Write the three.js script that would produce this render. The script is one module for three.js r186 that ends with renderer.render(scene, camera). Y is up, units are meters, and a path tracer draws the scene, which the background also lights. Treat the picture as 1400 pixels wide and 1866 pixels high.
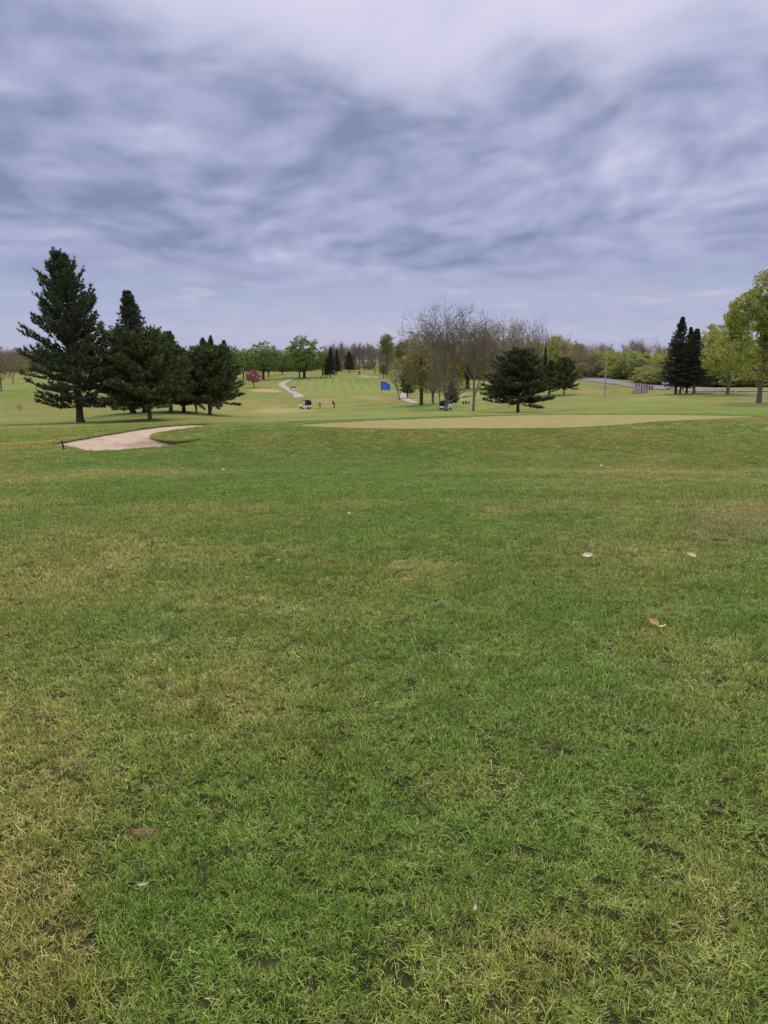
import * as THREE from 'three';
import { mergeGeometries } from 'three/addons/utils/BufferGeometryUtils.js';

// ---------------------------------------------------------------- camera, sky, sun, exposure
const F = 1401, PITCH = Math.atan(278 / F), EYE = 1.6;
const camera = new THREE.PerspectiveCamera(67.33, 0.75, 0.05, 9000);
camera.position.set(0, EYE, 0);
camera.rotation.set(-PITCH, 0, 0);
const renderer = new THREE.WebGLRenderer({ antialias: true });
renderer.toneMapping = THREE.LinearToneMapping;
renderer.toneMappingExposure = 1.5;
renderer.shadowMap.enabled = true;
const scene = new THREE.Scene();

const sun = new THREE.DirectionalLight(0xffe9cb, 1.5);          // a veiled sun behind thin cloud, high in front
const SUN_AZ = 0.25, SUN_EL = 0.84;
sun.position.set(Math.sin(SUN_AZ) * Math.cos(SUN_EL) * 300, Math.sin(SUN_EL) * 300, -Math.cos(SUN_AZ) * Math.cos(SUN_EL) * 300 - 60);
sun.target.position.set(0, 0, -60);
sun.castShadow = true; sun.shadow.radius = 22;
sun.shadow.camera.left = -260; sun.shadow.camera.right = 260; sun.shadow.camera.top = 260; sun.shadow.camera.bottom = -260; sun.shadow.camera.far = 900;
sun.shadow.mapSize.set(4096, 4096);
scene.add(sun, sun.target);

// ---------------------------------------------------------------- numbers and noise
function rng(seed) { let a = seed >>> 0; return () => { a = (a + 0x6D2B79F5) | 0; let t = Math.imul(a ^ (a >>> 15), 1 | a); t = (t + Math.imul(t ^ (t >>> 7), 61 | t)) ^ t; return ((t ^ (t >>> 14)) >>> 0) / 4294967296; }; }
const clamp = (x, a = 0, b = 1) => x < a ? a : x > b ? b : x, lerp = (a, b, t) => a + (b - a) * t;
const sstep = (a, b, x) => { const t = clamp((x - a) / (b - a)); return t * t * (3 - 2 * t); };
const PERM = new Uint8Array(65536); { const r = rng(77); for (let i = 0; i < 65536; i++) PERM[i] = r() * 256; }
const hash2 = (i, j) => PERM[(Math.imul(i, 73) ^ Math.imul(j, 19349) ^ (Math.imul(i * 3 + j * 7, 2654435) >>> 7)) & 65535];
function noise(x, y) {                                           // gradient noise, about -0.7 to 0.7
  const i = Math.floor(x), j = Math.floor(y), fx = x - i, fy = y - j;
  const u = fx * fx * fx * (fx * (fx * 6 - 15) + 10), v = fy * fy * fy * (fy * (fy * 6 - 15) + 10);
  const g = (a, b, p, q) => { const h = hash2(a, b) * 0.0245437; return Math.cos(h) * p + Math.sin(h) * q; };
  return lerp(lerp(g(i, j, fx, fy), g(i + 1, j, fx - 1, fy), u), lerp(g(i, j + 1, fx, fy - 1), g(i + 1, j + 1, fx - 1, fy - 1), u), v);
}
function fbm(x, y, n = 4) { let s = 0, a = 0.5; for (let k = 0; k < n; k++) { s += a * noise(x, y); const t = x * 1.62 - y * 1.21 + 17.3; y = x * 1.21 + y * 1.62 - 9.1; x = t; a *= 0.5; } return s; }

// ---------------------------------------------------------------- the overcast sky
{
  const W = 3072, H = 1536, data = new Float32Array(W * H * 4);
  const lin = c => { c /= 255; return c <= 0.04045 ? c / 12.92 : ((c + 0.055) / 1.055) ** 2.4; };
  const col = (r, g, b) => [lin(r) / 1.5, lin(g) / 1.5, lin(b) / 1.5];
  const DARK = col(137, 146, 180), MID = col(173, 179, 212), PALE = col(208, 206, 230), BRIGHT = col(230, 226, 243), PINK = col(200, 193, 212), BLUE = col(170, 180, 211);
  for (let j = 0; j < H; j++) {
    const el = ((j + 0.5) / H - 0.5) * Math.PI, ed = el * 57.29578;
    for (let i = 0; i < W; i++) {
      const th = ((i + 0.5) / W - 0.5) * 2 * Math.PI, k = (j * W + i) * 4;
      let c0 = MID[0], c1 = MID[1], c2 = MID[2];
      if (ed > -3) {
        const y = Math.max(Math.sin(el), 0), ce = Math.cos(el), dx = Math.cos(th) * ce, dz = Math.sin(th) * ce;
        let ad = Math.atan2(dx, -dz) * 57.29578;
        const q = 1.75 / (y + 0.14), x = dx * q, z = dz * q;
        const w1 = fbm(x * 0.35 + 4, z * 0.35 + 2, 3), w2 = fbm(x * 0.35 - 7, z * 0.35 + 11, 3);
        // rolls of stratocumulus seen from below, drawn out across the wind
        const rolls = fbm(x * 0.95 + z * 0.3 + w1 * 1.2, z * 0.8 - x * 0.35 + w2 * 1.2, 4);
        const fine = fbm(x * 2.6 + z * 0.6 + w1 * 2.5, z * 2.4 - x * 0.9 + w2 * 2.5, 6);
        const big = fbm(x * 0.22 + 3.3, z * 0.3 - 8.2, 3);
        // how far up the darker deck reaches before the thin bright cloud above: uneven round the sky
        const edge = 18.3 + 3.4 * noise(ad * 0.06 + 9.7, 3.1) + 2.4 * noise(ad * 0.15 + 2.2, 7.7) + 5 * w2 + 4.5 * rolls + 3 * fine - 2.2 * Math.exp(-((ad - 4.5) ** 2) / 14) + 2.4 * Math.exp(-((ad + 22) ** 2) / 60) + 1.2 * Math.exp(-((ad - 23) ** 2) / 40);
        const up = sstep(edge - 2.4, edge + 3.6, ed);
        const deck = sstep(2.2, 9.5, ed + 4 * w1);                // the darker deck, absent just above the horizon
        let d = deck * (0.5 + 1.5 * rolls + 1.6 * fine + 1.0 * big);
        d = clamp(d, -0.6, 1.1) * (1 - up);
        const high = sstep(14, 60, ed), low = 1 - sstep(2.2, 7.5, ed + 3 * w1);
        const band = clamp(0.45 + 0.9 * noise(ed * 0.55 + ad * 0.012 + w1 * 1.1, ad * 0.03 + 1.5) + 0.9 * fine * sstep(0.5, 3, ed) - (ed - 1.6) * 0.12);
        const puff = sstep(0.06, 0.3, fbm(ad * 0.22 + 3.4, ed * 1.3 + 3, 5)) * Math.exp(-((ed - 4.4 - 0.8 * w2) ** 2) / 0.5) * 0.42 * sstep(-0.1, 0.25, noise(ad * 0.06 + 0.6, 4.4));
        for (let c = 0; c < 3; c++) {
          let v = d < 0 ? lerp(MID[c], PALE[c], -d * 1.3) : lerp(MID[c], DARK[c], d);
          v = lerp(v, lerp(PALE[c], BRIGHT[c], clamp(high * 1.2 + 0.15 + fine * 0.6 + rolls * 0.6)), up * clamp(0.85 + 0.3 * rolls));
          v = lerp(v, lerp(BLUE[c], PINK[c], band), low * 0.85);   // pink and blue strips under the deck
          v = lerp(v, [0.47, 0.44, 0.475][c], puff);               // small cream puffs low in the clear strip
          v *= 1 + 0.55 * high * (1 + 0.35 * rolls);               // overcast: brighter towards the zenith
          if (c === 0) c0 = v; else if (c === 1) c1 = v; else c2 = v;
        }
      }
      data[k] = c0; data[k + 1] = c1; data[k + 2] = c2; data[k + 3] = 1;
    }
  }
  const t = new THREE.DataTexture(data, W, H, THREE.RGBAFormat, THREE.FloatType);
  t.mapping = THREE.EquirectangularReflectionMapping; t.magFilter = t.minFilter = THREE.LinearFilter; t.needsUpdate = true;
  scene.background = t; scene.environment = t;
}

// ---------------------------------------------------------------- object helpers
const taken = {};
function numbered(n) { const k = taken[n] = (taken[n] ?? -1) + 1; return k ? n + '_' + String(k).padStart(3, '0') : n; }
function tag(o, label, category, group, kind) { o.userData.label = label; if (category) o.userData.category = category; if (group) o.userData.group = group; if (kind) o.userData.kind = kind; return o; }
function top(o, name) { o.name = numbered(name); scene.add(o); return o; }
function mesh(geo, mat, name, parent) { const m = new THREE.Mesh(geo, mat); m.castShadow = m.receiveShadow = true; m.name = name; if (parent) parent.add(m); return m; }
const matte = (r, k, o = {}) => new THREE.MeshPhysicalMaterial({ color: 0xffffff, roughness: r, specularIntensity: k, vertexColors: true, ...o });
const std = (c, r = 0.8, o = {}) => new THREE.MeshStandardMaterial({ color: Array.isArray(c) ? new THREE.Color().setRGB(...c) : c, roughness: r, ...o });
function geoOf(pos, idx, col, nor, uv) {
  const g = new THREE.BufferGeometry();
  g.setAttribute('position', new THREE.BufferAttribute(pos instanceof Float32Array ? pos : new Float32Array(pos), 3));
  if (idx) g.setIndex(idx);
  if (col) g.setAttribute('color', new THREE.BufferAttribute(col instanceof Float32Array ? col : new Float32Array(col), 3));
  if (uv) g.setAttribute('uv', new THREE.BufferAttribute(uv instanceof Float32Array ? uv : new Float32Array(uv), 2));
  if (nor) g.setAttribute('normal', new THREE.BufferAttribute(nor instanceof Float32Array ? nor : new Float32Array(nor), 3)); else g.computeVertexNormals();
  return g;
}

// ---------------------------------------------------------------- lie of the land
// Surveyed levels: depth from the tee of the photographer (rows) by bearing (columns), in metres below eye level per metre of depth.
const COLS = [0, 150, 300, 450, 560, 700, 820, 950, 1100, 1250, 1400].map(p => (p - 700) / F / 1.012);
const ROWS = [
  [28, 832, 832, 832, 832, 832, 832, 832, 832, 832, 829, 825],
  [31, 817, 819, 818, 808, 803, 803, 803, 804, 803, 798, 803],
  [34, 806, 806, 805, 790, 783, 782, 782, 783, 785, 780, 784],
  [38, 797, 795, 793, 781, 776, 774, 774, 774.5, 773, 770, 771],
  [46, 787, 785, 779, 774, 769.5, 766.5, 765, 764, 763, 762, 760],
  [55, 781, 779, 773, 771, 768.5, 764.5, 760.5, 757.5, 756.5, 756, 757],
  [75, 772, 770, 767, 767, 765.5, 761, 757.5, 756, 753, 751, 750],
  [95, 764, 759, 751.5, 760, 760, 757, 754.5, 754, 749, 744, 741],
  [112, 759, 754, 747, 756, 756, 753, 752, 751.5, 745, 738, 734],
  [157, 750, 747, 740, 747, 745, 744, 744.5, 740, 732.5, 722, 720],
  [190, 738, 736, 733, 736, 733, 733, 733, 729, 722.5, 714, 710],
  [250, 716, 716, 716, 724, 722, 719, 718, 714, 703, 701.5, 703],
  [320, 701, 701, 705, 709.5, 711, 709, 704, 702, 689, 693, 696],
  [420, 690, 689, 688, 690, 689, 688, 688, 687, 684, 687, 689],
  [600, 679, 677, 676, 676, 675.5, 675.5, 676, 677, 678, 679, 681],
];
const NEAR = [[0.3, 0], [3, 0.1], [6, 0.29], [10, 0.56], [15, 0.94], [20, 1.38], [25, 1.82]];
const D0 = 0.3, D1 = 6000, ND = 620, NU = 221, U0 = -0.56, U1 = 0.56;
function pchip(xs, ys) {
  const n = xs.length, h = [], s = [], m = new Array(n);
  for (let i = 0; i < n - 1; i++) { h[i] = xs[i + 1] - xs[i]; s[i] = (ys[i + 1] - ys[i]) / h[i]; }
  m[0] = s[0]; m[n - 1] = s[n - 2];
  for (let i = 1; i < n - 1; i++) m[i] = s[i - 1] * s[i] <= 0 ? 0 : 3 * (h[i - 1] + h[i]) / ((2 * h[i] + h[i - 1]) / s[i - 1] + (h[i] + 2 * h[i - 1]) / s[i]);
  return x => {
    if (x <= xs[0]) return ys[0]; if (x >= xs[n - 1]) return ys[n - 1];
    let i = 0; while (x > xs[i + 1]) i++;
    const t = (x - xs[i]) / h[i], t2 = t * t, t3 = t2 * t;
    return (2 * t3 - 3 * t2 + 1) * ys[i] + (t3 - 2 * t2 + t) * h[i] * m[i] + (3 * t2 - 2 * t3) * ys[i + 1] + (t3 - t2) * h[i] * m[i + 1];
  };
}
const rawTable = COLS.map((u, c) => {
  const xs = [], ys = [];
  for (const [d, dr] of NEAR) { xs.push(Math.log(d)); ys.push(-dr); }
  for (const r of ROWS) {
    const ry = -(r[c + 1] - 933) / F, yy = ry * Math.cos(PITCH) - Math.sin(PITCH), zz = -ry * Math.sin(PITCH) - Math.cos(PITCH);
    xs.push(Math.log(r[0])); ys.push(EYE + r[0] * yy / -zz);
  }
  const last = ys[ys.length - 1];
  xs.push(Math.log(1000), Math.log(2500), Math.log(6000)); ys.push(last - 1, -6, -12);
  return pchip(xs, ys);
});
const TABLE = new Float32Array(ND * NU);
{
  const xs = [-0.6, ...COLS, 0.6];
  for (let i = 0; i < ND; i++) {
    const l = Math.log(D0) + (Math.log(D1) - Math.log(D0)) * i / (ND - 1), v = rawTable.map(f => f(l));
    const f = pchip(xs, [v[0], ...v, v[v.length - 1]]);
    for (let j = 0; j < NU; j++) TABLE[i * NU + j] = f(lerp(U0, U1, j / (NU - 1)));
  }
}
function tableAt(d, u) {
  const a = clamp((Math.log(Math.max(d, D0)) - Math.log(D0)) / (Math.log(D1) - Math.log(D0)) * (ND - 1), 0, ND - 1.001), b = clamp((u - U0) / (U1 - U0) * (NU - 1), 0, NU - 1.001);
  const i = Math.floor(a), j = Math.floor(b), k = i * NU + j, fa = a - i, fb = b - j;
  return lerp(lerp(TABLE[k], TABLE[k + 1], fb), lerp(TABLE[k + NU], TABLE[k + NU + 1], fb), fa);
}
function landSmooth(x, z) {
  const r = Math.hypot(x, z), az = Math.atan2(x, -z), lim = 0.505, a = clamp(az, -lim, lim);
  let h = tableAt(r * Math.cos(a), Math.tan(a));
  const over = Math.abs(az) - lim;
  if (over > 0) { const m = 0.5 * (tableAt(r * Math.cos(lim), Math.tan(lim)) + tableAt(r * Math.cos(lim), -Math.tan(lim))); h = lerp(h, m, sstep(0, Math.PI - lim, over)); }
  return h;
}
// (column, row) of the photograph and a depth: a point; and where that sight line meets the land
function at(px, py, d) {
  const rx = (px - 700) / F, ry = -(py - 933) / F, yy = ry * Math.cos(PITCH) - Math.sin(PITCH), zz = ry * Math.sin(PITCH) + Math.cos(PITCH);
  return new THREE.Vector3(rx * d / zz, EYE + yy * d / zz, -d);
}
function hit(px, py) {
  let lo = 0.5;
  for (let d = 0.6; d < 2500; d *= 1.01) { const p = at(px, py, d); if (p.y < landSmooth(p.x, p.z)) { let a = lo, b = d; for (let k = 0; k < 18; k++) { const m = (a + b) / 2, q = at(px, py, m); if (q.y < landSmooth(q.x, q.z)) b = m; else a = m; } return at(px, py, b); } lo = d; }
  return at(px, py, 900);
}
// the putting green and the bunker, as outlines on the land
const spline = (pts, n, closed = true) => new THREE.CatmullRomCurve3(pts, closed, 'centripetal').getSpacedPoints(n);
const GREEN = spline([[548, 38.6], [575, 36.2], [625, 34.9], [700, 34.1], [820, 34.2], [950, 34.6], [1080, 36.2], [1200, 39], [1300, 42.5], [1368, 46.3], [1340, 48.5], [1260, 52.5], [1150, 55], [1000, 55.2], [900, 53.6], [800, 50.2], [700, 46], [630, 42.2], [575, 40]]
  .map(([p, d]) => new THREE.Vector3((p - 700) / F * d, 0, -d)), 260);
const BUNKER = spline([[80, 811.5], [118, 804], [154, 797.5], [200, 790], [250, 782], [304, 776], [357, 773], [402, 773], [393, 776], [339, 783], [304, 788], [284, 792.5], [286, 799], [311, 803], [343, 802.5], [376, 798.5], [368, 804.5], [321, 813], [250, 819], [200, 823], [154, 823], [137, 819], [118, 815]]
  .map(([p, q]) => { const v = hit(p, q); v.y = 0; return v; }), 420);
function outline(poly) {
  let x0 = 1e9, x1 = -1e9, z0 = 1e9, z1 = -1e9;
  for (const p of poly) { x0 = Math.min(x0, p.x); x1 = Math.max(x1, p.x); z0 = Math.min(z0, p.z); z1 = Math.max(z1, p.z); }
  return { poly, x0, x1, z0, z1, dist(x, z, reach = 3) {           // signed distance, inside positive
    if (x < x0 - reach || x > x1 + reach || z < z0 - reach || z > z1 + reach) return { d: -reach, x, z };
    let best = 1e9, bx = x, bz = z, inn = false;
    for (let i = 0, j = poly.length - 1; i < poly.length; j = i++) {
      const a = poly[j], b = poly[i], ex = b.x - a.x, ez = b.z - a.z, t = clamp(((x - a.x) * ex + (z - a.z) * ez) / (ex * ex + ez * ez + 1e-12)), qx = a.x + ex * t, qz = a.z + ez * t, dd = (qx - x) ** 2 + (qz - z) ** 2;
      if (dd < best) { best = dd; bx = qx; bz = qz; }
      if ((b.z > z) !== (a.z > z) && x < (a.x - b.x) * (z - b.z) / (a.z - b.z) + b.x) inn = !inn;
    }
    return { d: (inn ? 1 : -1) * Math.sqrt(best), x: bx, z: bz };
  } };
}
const greenO = outline(GREEN), bunkerO = outline(BUNKER);
function land(x, z) {                                            // with bumps and hollows
  const r = Math.hypot(x, z), calm = 1 - sstep(-3, 0.3, greenO.dist(x, z, 4).d), b = sstep(-5, -0.5, bunkerO.dist(x, z, 6).d) * 0.8;
  let n = 0.035 * sstep(0, 3, r) * noise(x * 0.7 + 3, z * 0.7) + 0.07 * sstep(2, 12, r) * noise(x * 0.23, z * 0.23 + 8);
  n += 0.28 * sstep(60, 130, r) * noise(x * 0.05, z * 0.05) + 0.5 * sstep(200, 420, r) * noise(x * 0.021, z * 0.021 + 5);
  return landSmooth(x, z) + n * calm * (1 - b);
}
function spot(px, py, d) { const p = at(px, py, d); p.y = land(p.x, p.z); return p; }

// ---------------------------------------------------------------- what the turf is like from place to place
const K = { rough: [0.165, 0.2, 0.038], lush: [0.092, 0.205, 0.03], cool: [0.09, 0.21, 0.055], dry: [0.275, 0.25, 0.085], fair: [0.2, 0.24, 0.07], pale: [0.28, 0.3, 0.11], tan: [0.37, 0.305, 0.145], brown: [0.3, 0.22, 0.1], soil: [0.2, 0.155, 0.1], olive: [0.19, 0.195, 0.06] };
const PATCH = [];
function patch(px, py, wpx, hpx, col, amt, hard = 0) {           // a patch of other turf, an ellipse on the land
  const c = hit(px, py), n = hit(px, Math.min(py + hpx / 2, 1980)), f = hit(px, py - hpx / 2);
  PATCH.push({ x: c.x, z: c.z, sx: c.x / -c.z, rx: wpx / 2 * -c.z / F, rz: Math.max(0.05, (n.z - f.z) / 2), col: K[col], dry: col === 'dry' || col === 'tan' || col === 'soil' ? 1 : col === 'lush' || col === 'cool' ? -1 : 0, amt, hard });
}
[[640, 880, 900, 80, 'lush', 0.75], [480, 846, 1000, 36, 'cool', 0.7], [700, 960, 560, 90, 'lush', 0.6], [430, 1500, 280, 330, 'lush', 0.38], [760, 1540, 320, 170, 'lush', 0.25], [560, 1050, 300, 90, 'lush', 0.4], [1020, 1130, 260, 130, 'lush', 0.5], [700, 1190, 320, 80, 'lush', 0.4], [900, 1650, 200, 140, 'lush', 0.3], [330, 905, 300, 26, 'lush', 0.5],
  [50, 1720, 300, 420, 'dry', 0.85], [50, 1370, 260, 320, 'dry', 0.6], [390, 1275, 300, 110, 'dry', 0.55], [385, 1110, 110, 28, 'dry', 0.7], [540, 1010, 56, 16, 'tan', 0.7], [590, 1031, 54, 11, 'tan', 0.6], [1345, 945, 190, 56, 'soil', 0.7], [1255, 917, 110, 15, 'soil', 0.5], [980, 1770, 480, 220, 'dry', 0.5], [1310, 1250, 280, 150, 'dry', 0.45], [130, 1015, 300, 70, 'dry', 0.4], [880, 1430, 240, 80, 'dry', 0.45], [1290, 1650, 260, 300, 'dry', 0.35], [250, 1190, 240, 60, 'dry', 0.4], [1390, 1292, 50, 22, 'tan', 0.7], [1150, 1020, 380, 110, 'olive', 0.35], [160, 950, 260, 60, 'olive', 0.35], [150, 1720, 90, 60, 'soil', 0.5],
  [1280, 800, 460, 56, 'fair', 0.35], [1000, 805, 400, 40, 'olive', 0.4], [600, 800, 330, 26, 'olive', 0.35], [1240, 850, 360, 50, 'olive', 0.4],
  [485, 771.5, 190, 7, 'fair', 0.8], [545, 768.3, 70, 1.6, 'pale', 0.7], [500, 764.5, 150, 1.5, 'pale', 0.4], [540, 755.7, 80, 1.3, 'pale', 0.6], [530, 750.6, 70, 1.6, 'tan', 0.5], [820, 752.5, 110, 1.6, 'pale', 0.5], [1000, 740, 160, 3, 'pale', 0.35], [650, 762, 240, 2, 'pale', 0.35], [420, 784, 120, 14, 'cool', 0.5],
  [150, 742, 320, 26, 'olive', 0.7], [60, 775, 220, 14, 'fair', 0.4], [40, 722, 140, 18, 'lush', 0.35], [220, 770, 380, 10, 'olive', 0.5], [440, 744, 200, 26, 'dry', 0.5], [515, 749, 110, 9, 'tan', 0.55], [480, 757, 160, 7, 'dry', 0.45],
  [640, 755, 300, 16, 'fair', 0.8], [620, 738, 150, 14, 'fair', 0.75], [760, 747, 230, 7, 'lush', 0.45], [585, 729, 54, 9, 'brown', 0.75], [705, 728, 110, 9, 'brown', 0.65], [668, 724, 60, 5, 'tan', 0.5], [795, 745, 180, 8, 'lush', 0.4],
  [610, 704, 210, 34, 'fair', 0.75], [660, 694, 110, 10, 'lush', 0.45], [470, 720, 90, 12, 'lush', 0.3],
  [485, 712, 62, 6.5, 'tan', 0.9, 1], [662, 687.4, 28, 2.6, 'tan', 0.85, 1],
  [890, 710, 150, 44, 'fair', 0.85], [850, 720, 90, 12, 'pale', 0.4], [880, 695, 90, 5, 'tan', 0.35], [848, 727, 50, 6, 'brown', 0.5], [1075, 714, 80, 8, 'brown', 0.7], [1000, 722, 130, 10, 'olive', 0.5], [1120, 733, 330, 14, 'fair', 0.75], [1180, 725, 90, 5, 'pale', 0.6], [1290, 733, 330, 7, 'fair', 0.6], [1290, 746, 280, 9, 'lush', 0.45], [1050, 748, 300, 6, 'lush', 0.3], [1105, 704, 90, 9, 'olive', 0.8], [1150, 712, 60, 7, 'olive', 0.7]]
  .forEach(a => patch(a[0], a[1], a[2], a[3], a[4], a[4] === 'dry' && a[1] > 850 ? a[5] * 0.65 : a[5], a[6]));
const STRIPES = { c: hit(612, 704), f: hit(600, 690), n: hit(620, 721) };
const tmpC = [0, 0, 0];
function turf(x, z) {                                            // colour of the turf into tmpC; returns how dry it is, -1 to 1
  const r = Math.hypot(x, z), big = fbm(x * 0.11 + 5, z * 0.11, 3), mid = fbm(x * 0.55, z * 0.55 + 3, 3), wide = fbm(x * 0.018, z * 0.018 + 4, 3);
  const dryN = clamp(0.34 + big * 1.3 + mid * 0.9);
  const far = sstep(58, 105, -z), base = K.rough;
  let dry = (big * 1.6 + mid * 1.6);
  for (let c = 0; c < 3; c++) tmpC[c] = lerp(lerp(lerp(base[c], K.lush[c], clamp(0.45 - big * 1.6 - mid)), K.dry[c], dryN * 0.55), lerp(K.fair[c], K.olive[c], clamp(0.5 + wide * 2.2 + big)), far * 0.8);
  const wob = 1 + 0.5 * fbm(x * 0.9 + 31, z * 0.9, 3), wob2 = 0.7 * noise(x / (2 + r * 0.03), z / (2 + r * 0.05) + 9);
  for (const p of PATCH) {
    const dz = z - p.z, dx = x - p.x - p.sx * -dz; if (Math.abs(dz) > p.rz * 2.4 || Math.abs(dx) > p.rx * 2.4) continue;
    const q = Math.sqrt((dx / p.rx) ** 2 + (dz / p.rz) ** 2) * (p.hard ? 1 : wob) + (p.hard ? 0 : wob2), a = p.amt * (p.hard ? 1 - sstep(0.85, 1.05, q) : 1 - sstep(0.35, 1.45, q));
    if (a <= 0) continue;
    for (let c = 0; c < 3; c++) tmpC[c] = lerp(tmpC[c], p.col[c], a);
    dry += p.dry * a * 1.3;
  }
  // mown stripes on the far slope, and broad passes of the mower on the valley floor
  const along = clamp(1 - Math.abs((z - STRIPES.c.z) / (STRIPES.f.z - STRIPES.n.z)) * 1.7), across = x - STRIPES.c.x - (z - STRIPES.c.z) * 0.07;
  const s1 = sstep(0, 0.25, along) * (1 - sstep(20, 34, Math.abs(across))), st = Math.sin(across * 2 * Math.PI / 4.1);
  const s2 = sstep(92, 125, -z) * (1 - sstep(255, 295, -z)) * (1 - sstep(18, 30, Math.abs(x - 3)));
  const st2 = Math.sin((x * 0.55 + z * 0.28 + 2 * wide) * 2 * Math.PI / 7);
  const m = 1 + 0.11 * s1 * (0.6 + wide) * clamp(st * 2.2, -1, 1) + 0.09 * s2 * clamp(st2 * 2, -1, 1) + 0.13 * mid * (1 - far * 0.4) + far * (0.3 * fbm(x * 0.09, z * 0.05 + 7, 4) + 0.25 * fbm(x * 0.4, z * 0.15, 3));
  for (let c = 0; c < 3; c++) tmpC[c] *= m;
  return clamp(dry, -1, 1.4);
}
const SHADED_THATCH = [0.034, 0.03, 0.013];                            // dead stems and soil, with the shade between the blades painted in
const lawn = (x, z) => (1 - sstep(21, 29, -z + 4 * noise(x * 0.3, z * 0.3))) * 0.92;  // weight of the painted gap shade, fading with depth as the tufts thin
// fine grain of short grass, a tile of 11 m, about even in tone
function tile(n, paint) { const d = new Uint8Array(n * n * 4); for (let j = 0; j < n; j++) for (let i = 0; i < n; i++) { const v = paint(i, j), k = (j * n + i) * 4; d[k] = clamp(v[0]) * 255; d[k + 1] = clamp(v[1]) * 255; d[k + 2] = clamp(v[2]) * 255; d[k + 3] = 255; } const t = new THREE.DataTexture(d, n, n); t.wrapS = t.wrapT = THREE.RepeatWrapping; t.magFilter = t.minFilter = THREE.LinearFilter; t.needsUpdate = true; return t; }
function loopNoise(seed, n, cells) { const r = rng(seed), g = new Float32Array(cells * cells).map(() => r() * 2 - 1); return (i, j) => { const x = i / n * cells, y = j / n * cells, a = Math.floor(x), b = Math.floor(y), fx = x - a, fy = y - b, u = fx * fx * (3 - 2 * fx), v = fy * fy * (3 - 2 * fy), q = (p, s) => g[((s + cells) % cells) * cells + (p + cells) % cells]; return lerp(lerp(q(a, b), q(a + 1, b), u), lerp(q(a, b + 1), q(a + 1, b + 1), u), v); }; }
const G1 = loopNoise(5, 1024, 512), G2 = loopNoise(6, 1024, 190), G3 = loopNoise(7, 1024, 70), G4 = loopNoise(8, 1024, 23), G5 = loopNoise(9, 1024, 120);
const grainMap = tile(1024, (i, j) => { const v = 0.7 + 0.13 * G1(i, j) + 0.12 * G2(i, j) + 0.09 * G3(i, j) + 0.06 * G4(i, j), s = 0.05 * G5(i, j) + 0.03 * G4(j, i); return [v + s, v, v - s]; });
const grainBump = tile(1024, (i, j) => { const v = 0.5 + 0.25 * G1(i, j) + 0.2 * G2(i, j) + 0.15 * G3(i, j); return [v, v, v]; });
const groundMat = matte(1, 0.15, { map: grainMap, bumpMap: grainBump, bumpScale: 0.03 });

// ---------------------------------------------------------------- the ground, one sheet to the horizon
{
  const AZ = [], R = [];
  for (let k = 0; k <= 26; k++) AZ.push(-Math.PI + (Math.PI - 0.6) * k / 27);
  for (let k = 0; k <= 560; k++) AZ.push(-0.6 + 1.2 * k / 560);
  for (let k = 1; k < 27; k++) AZ.push(0.6 + (Math.PI - 0.6) * k / 27);
  let r = 0.4; while (r < 5200) { R.push(r); r += r < 26 ? Math.max(0.06, r * 0.03) : r < 57 ? 0.17 : r < 480 ? r * 0.0118 : r * 0.05; }
  const na = AZ.length, nr = R.length, pos = new Float32Array((na * nr + 1) * 3), col = new Float32Array((na * nr + 1) * 3), uv = new Float32Array((na * nr + 1) * 2), idx = [];
  for (let i = 0; i < nr; i++) for (let j = 0; j < na; j++) {
    let k = i * na + j, x = Math.sin(AZ[j]) * R[i], z = -Math.cos(AZ[j]) * R[i], drop = 0;
    const b = bunkerO.dist(x, z, 1.2);
    if (Math.abs(b.d) < 0.055) { x = b.x; z = b.z; } else if (b.d > 0) drop = 0.9;
    pos[k * 3] = x; pos[k * 3 + 1] = land(x, z) - drop; pos[k * 3 + 2] = z;
    turf(x, z); const lw = lawn(x, z), tn = 0.75 + 0.6 * noise(x * 3, z * 3); for (let c = 0; c < 3; c++) col[k * 3 + c] = lerp(tmpC[c], SHADED_THATCH[c] * tn, lw) * 1.43;
    uv[k * 2] = x / 11; uv[k * 2 + 1] = z / 11;
    if (i < nr - 1) { const n = i * na + (j + 1) % na; idx.push(k, n + na, k + na, k, n, n + na); }
  }
  const c = na * nr; pos[c * 3 + 1] = land(0, 0); col.set([0.2, 0.27, 0.07], c * 3);
  for (let j = 0; j < na; j++) idx.push(c, (j + 1) % na, j);
  const g = geoOf(pos, new THREE.BufferAttribute(new Uint32Array(idx), 1), col, null, uv);
  tag(top(mesh(g, groundMat), 'ground'), 'rolling golf course turf with dry and lush patches', 'grass ground', null, 'structure');
}
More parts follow.
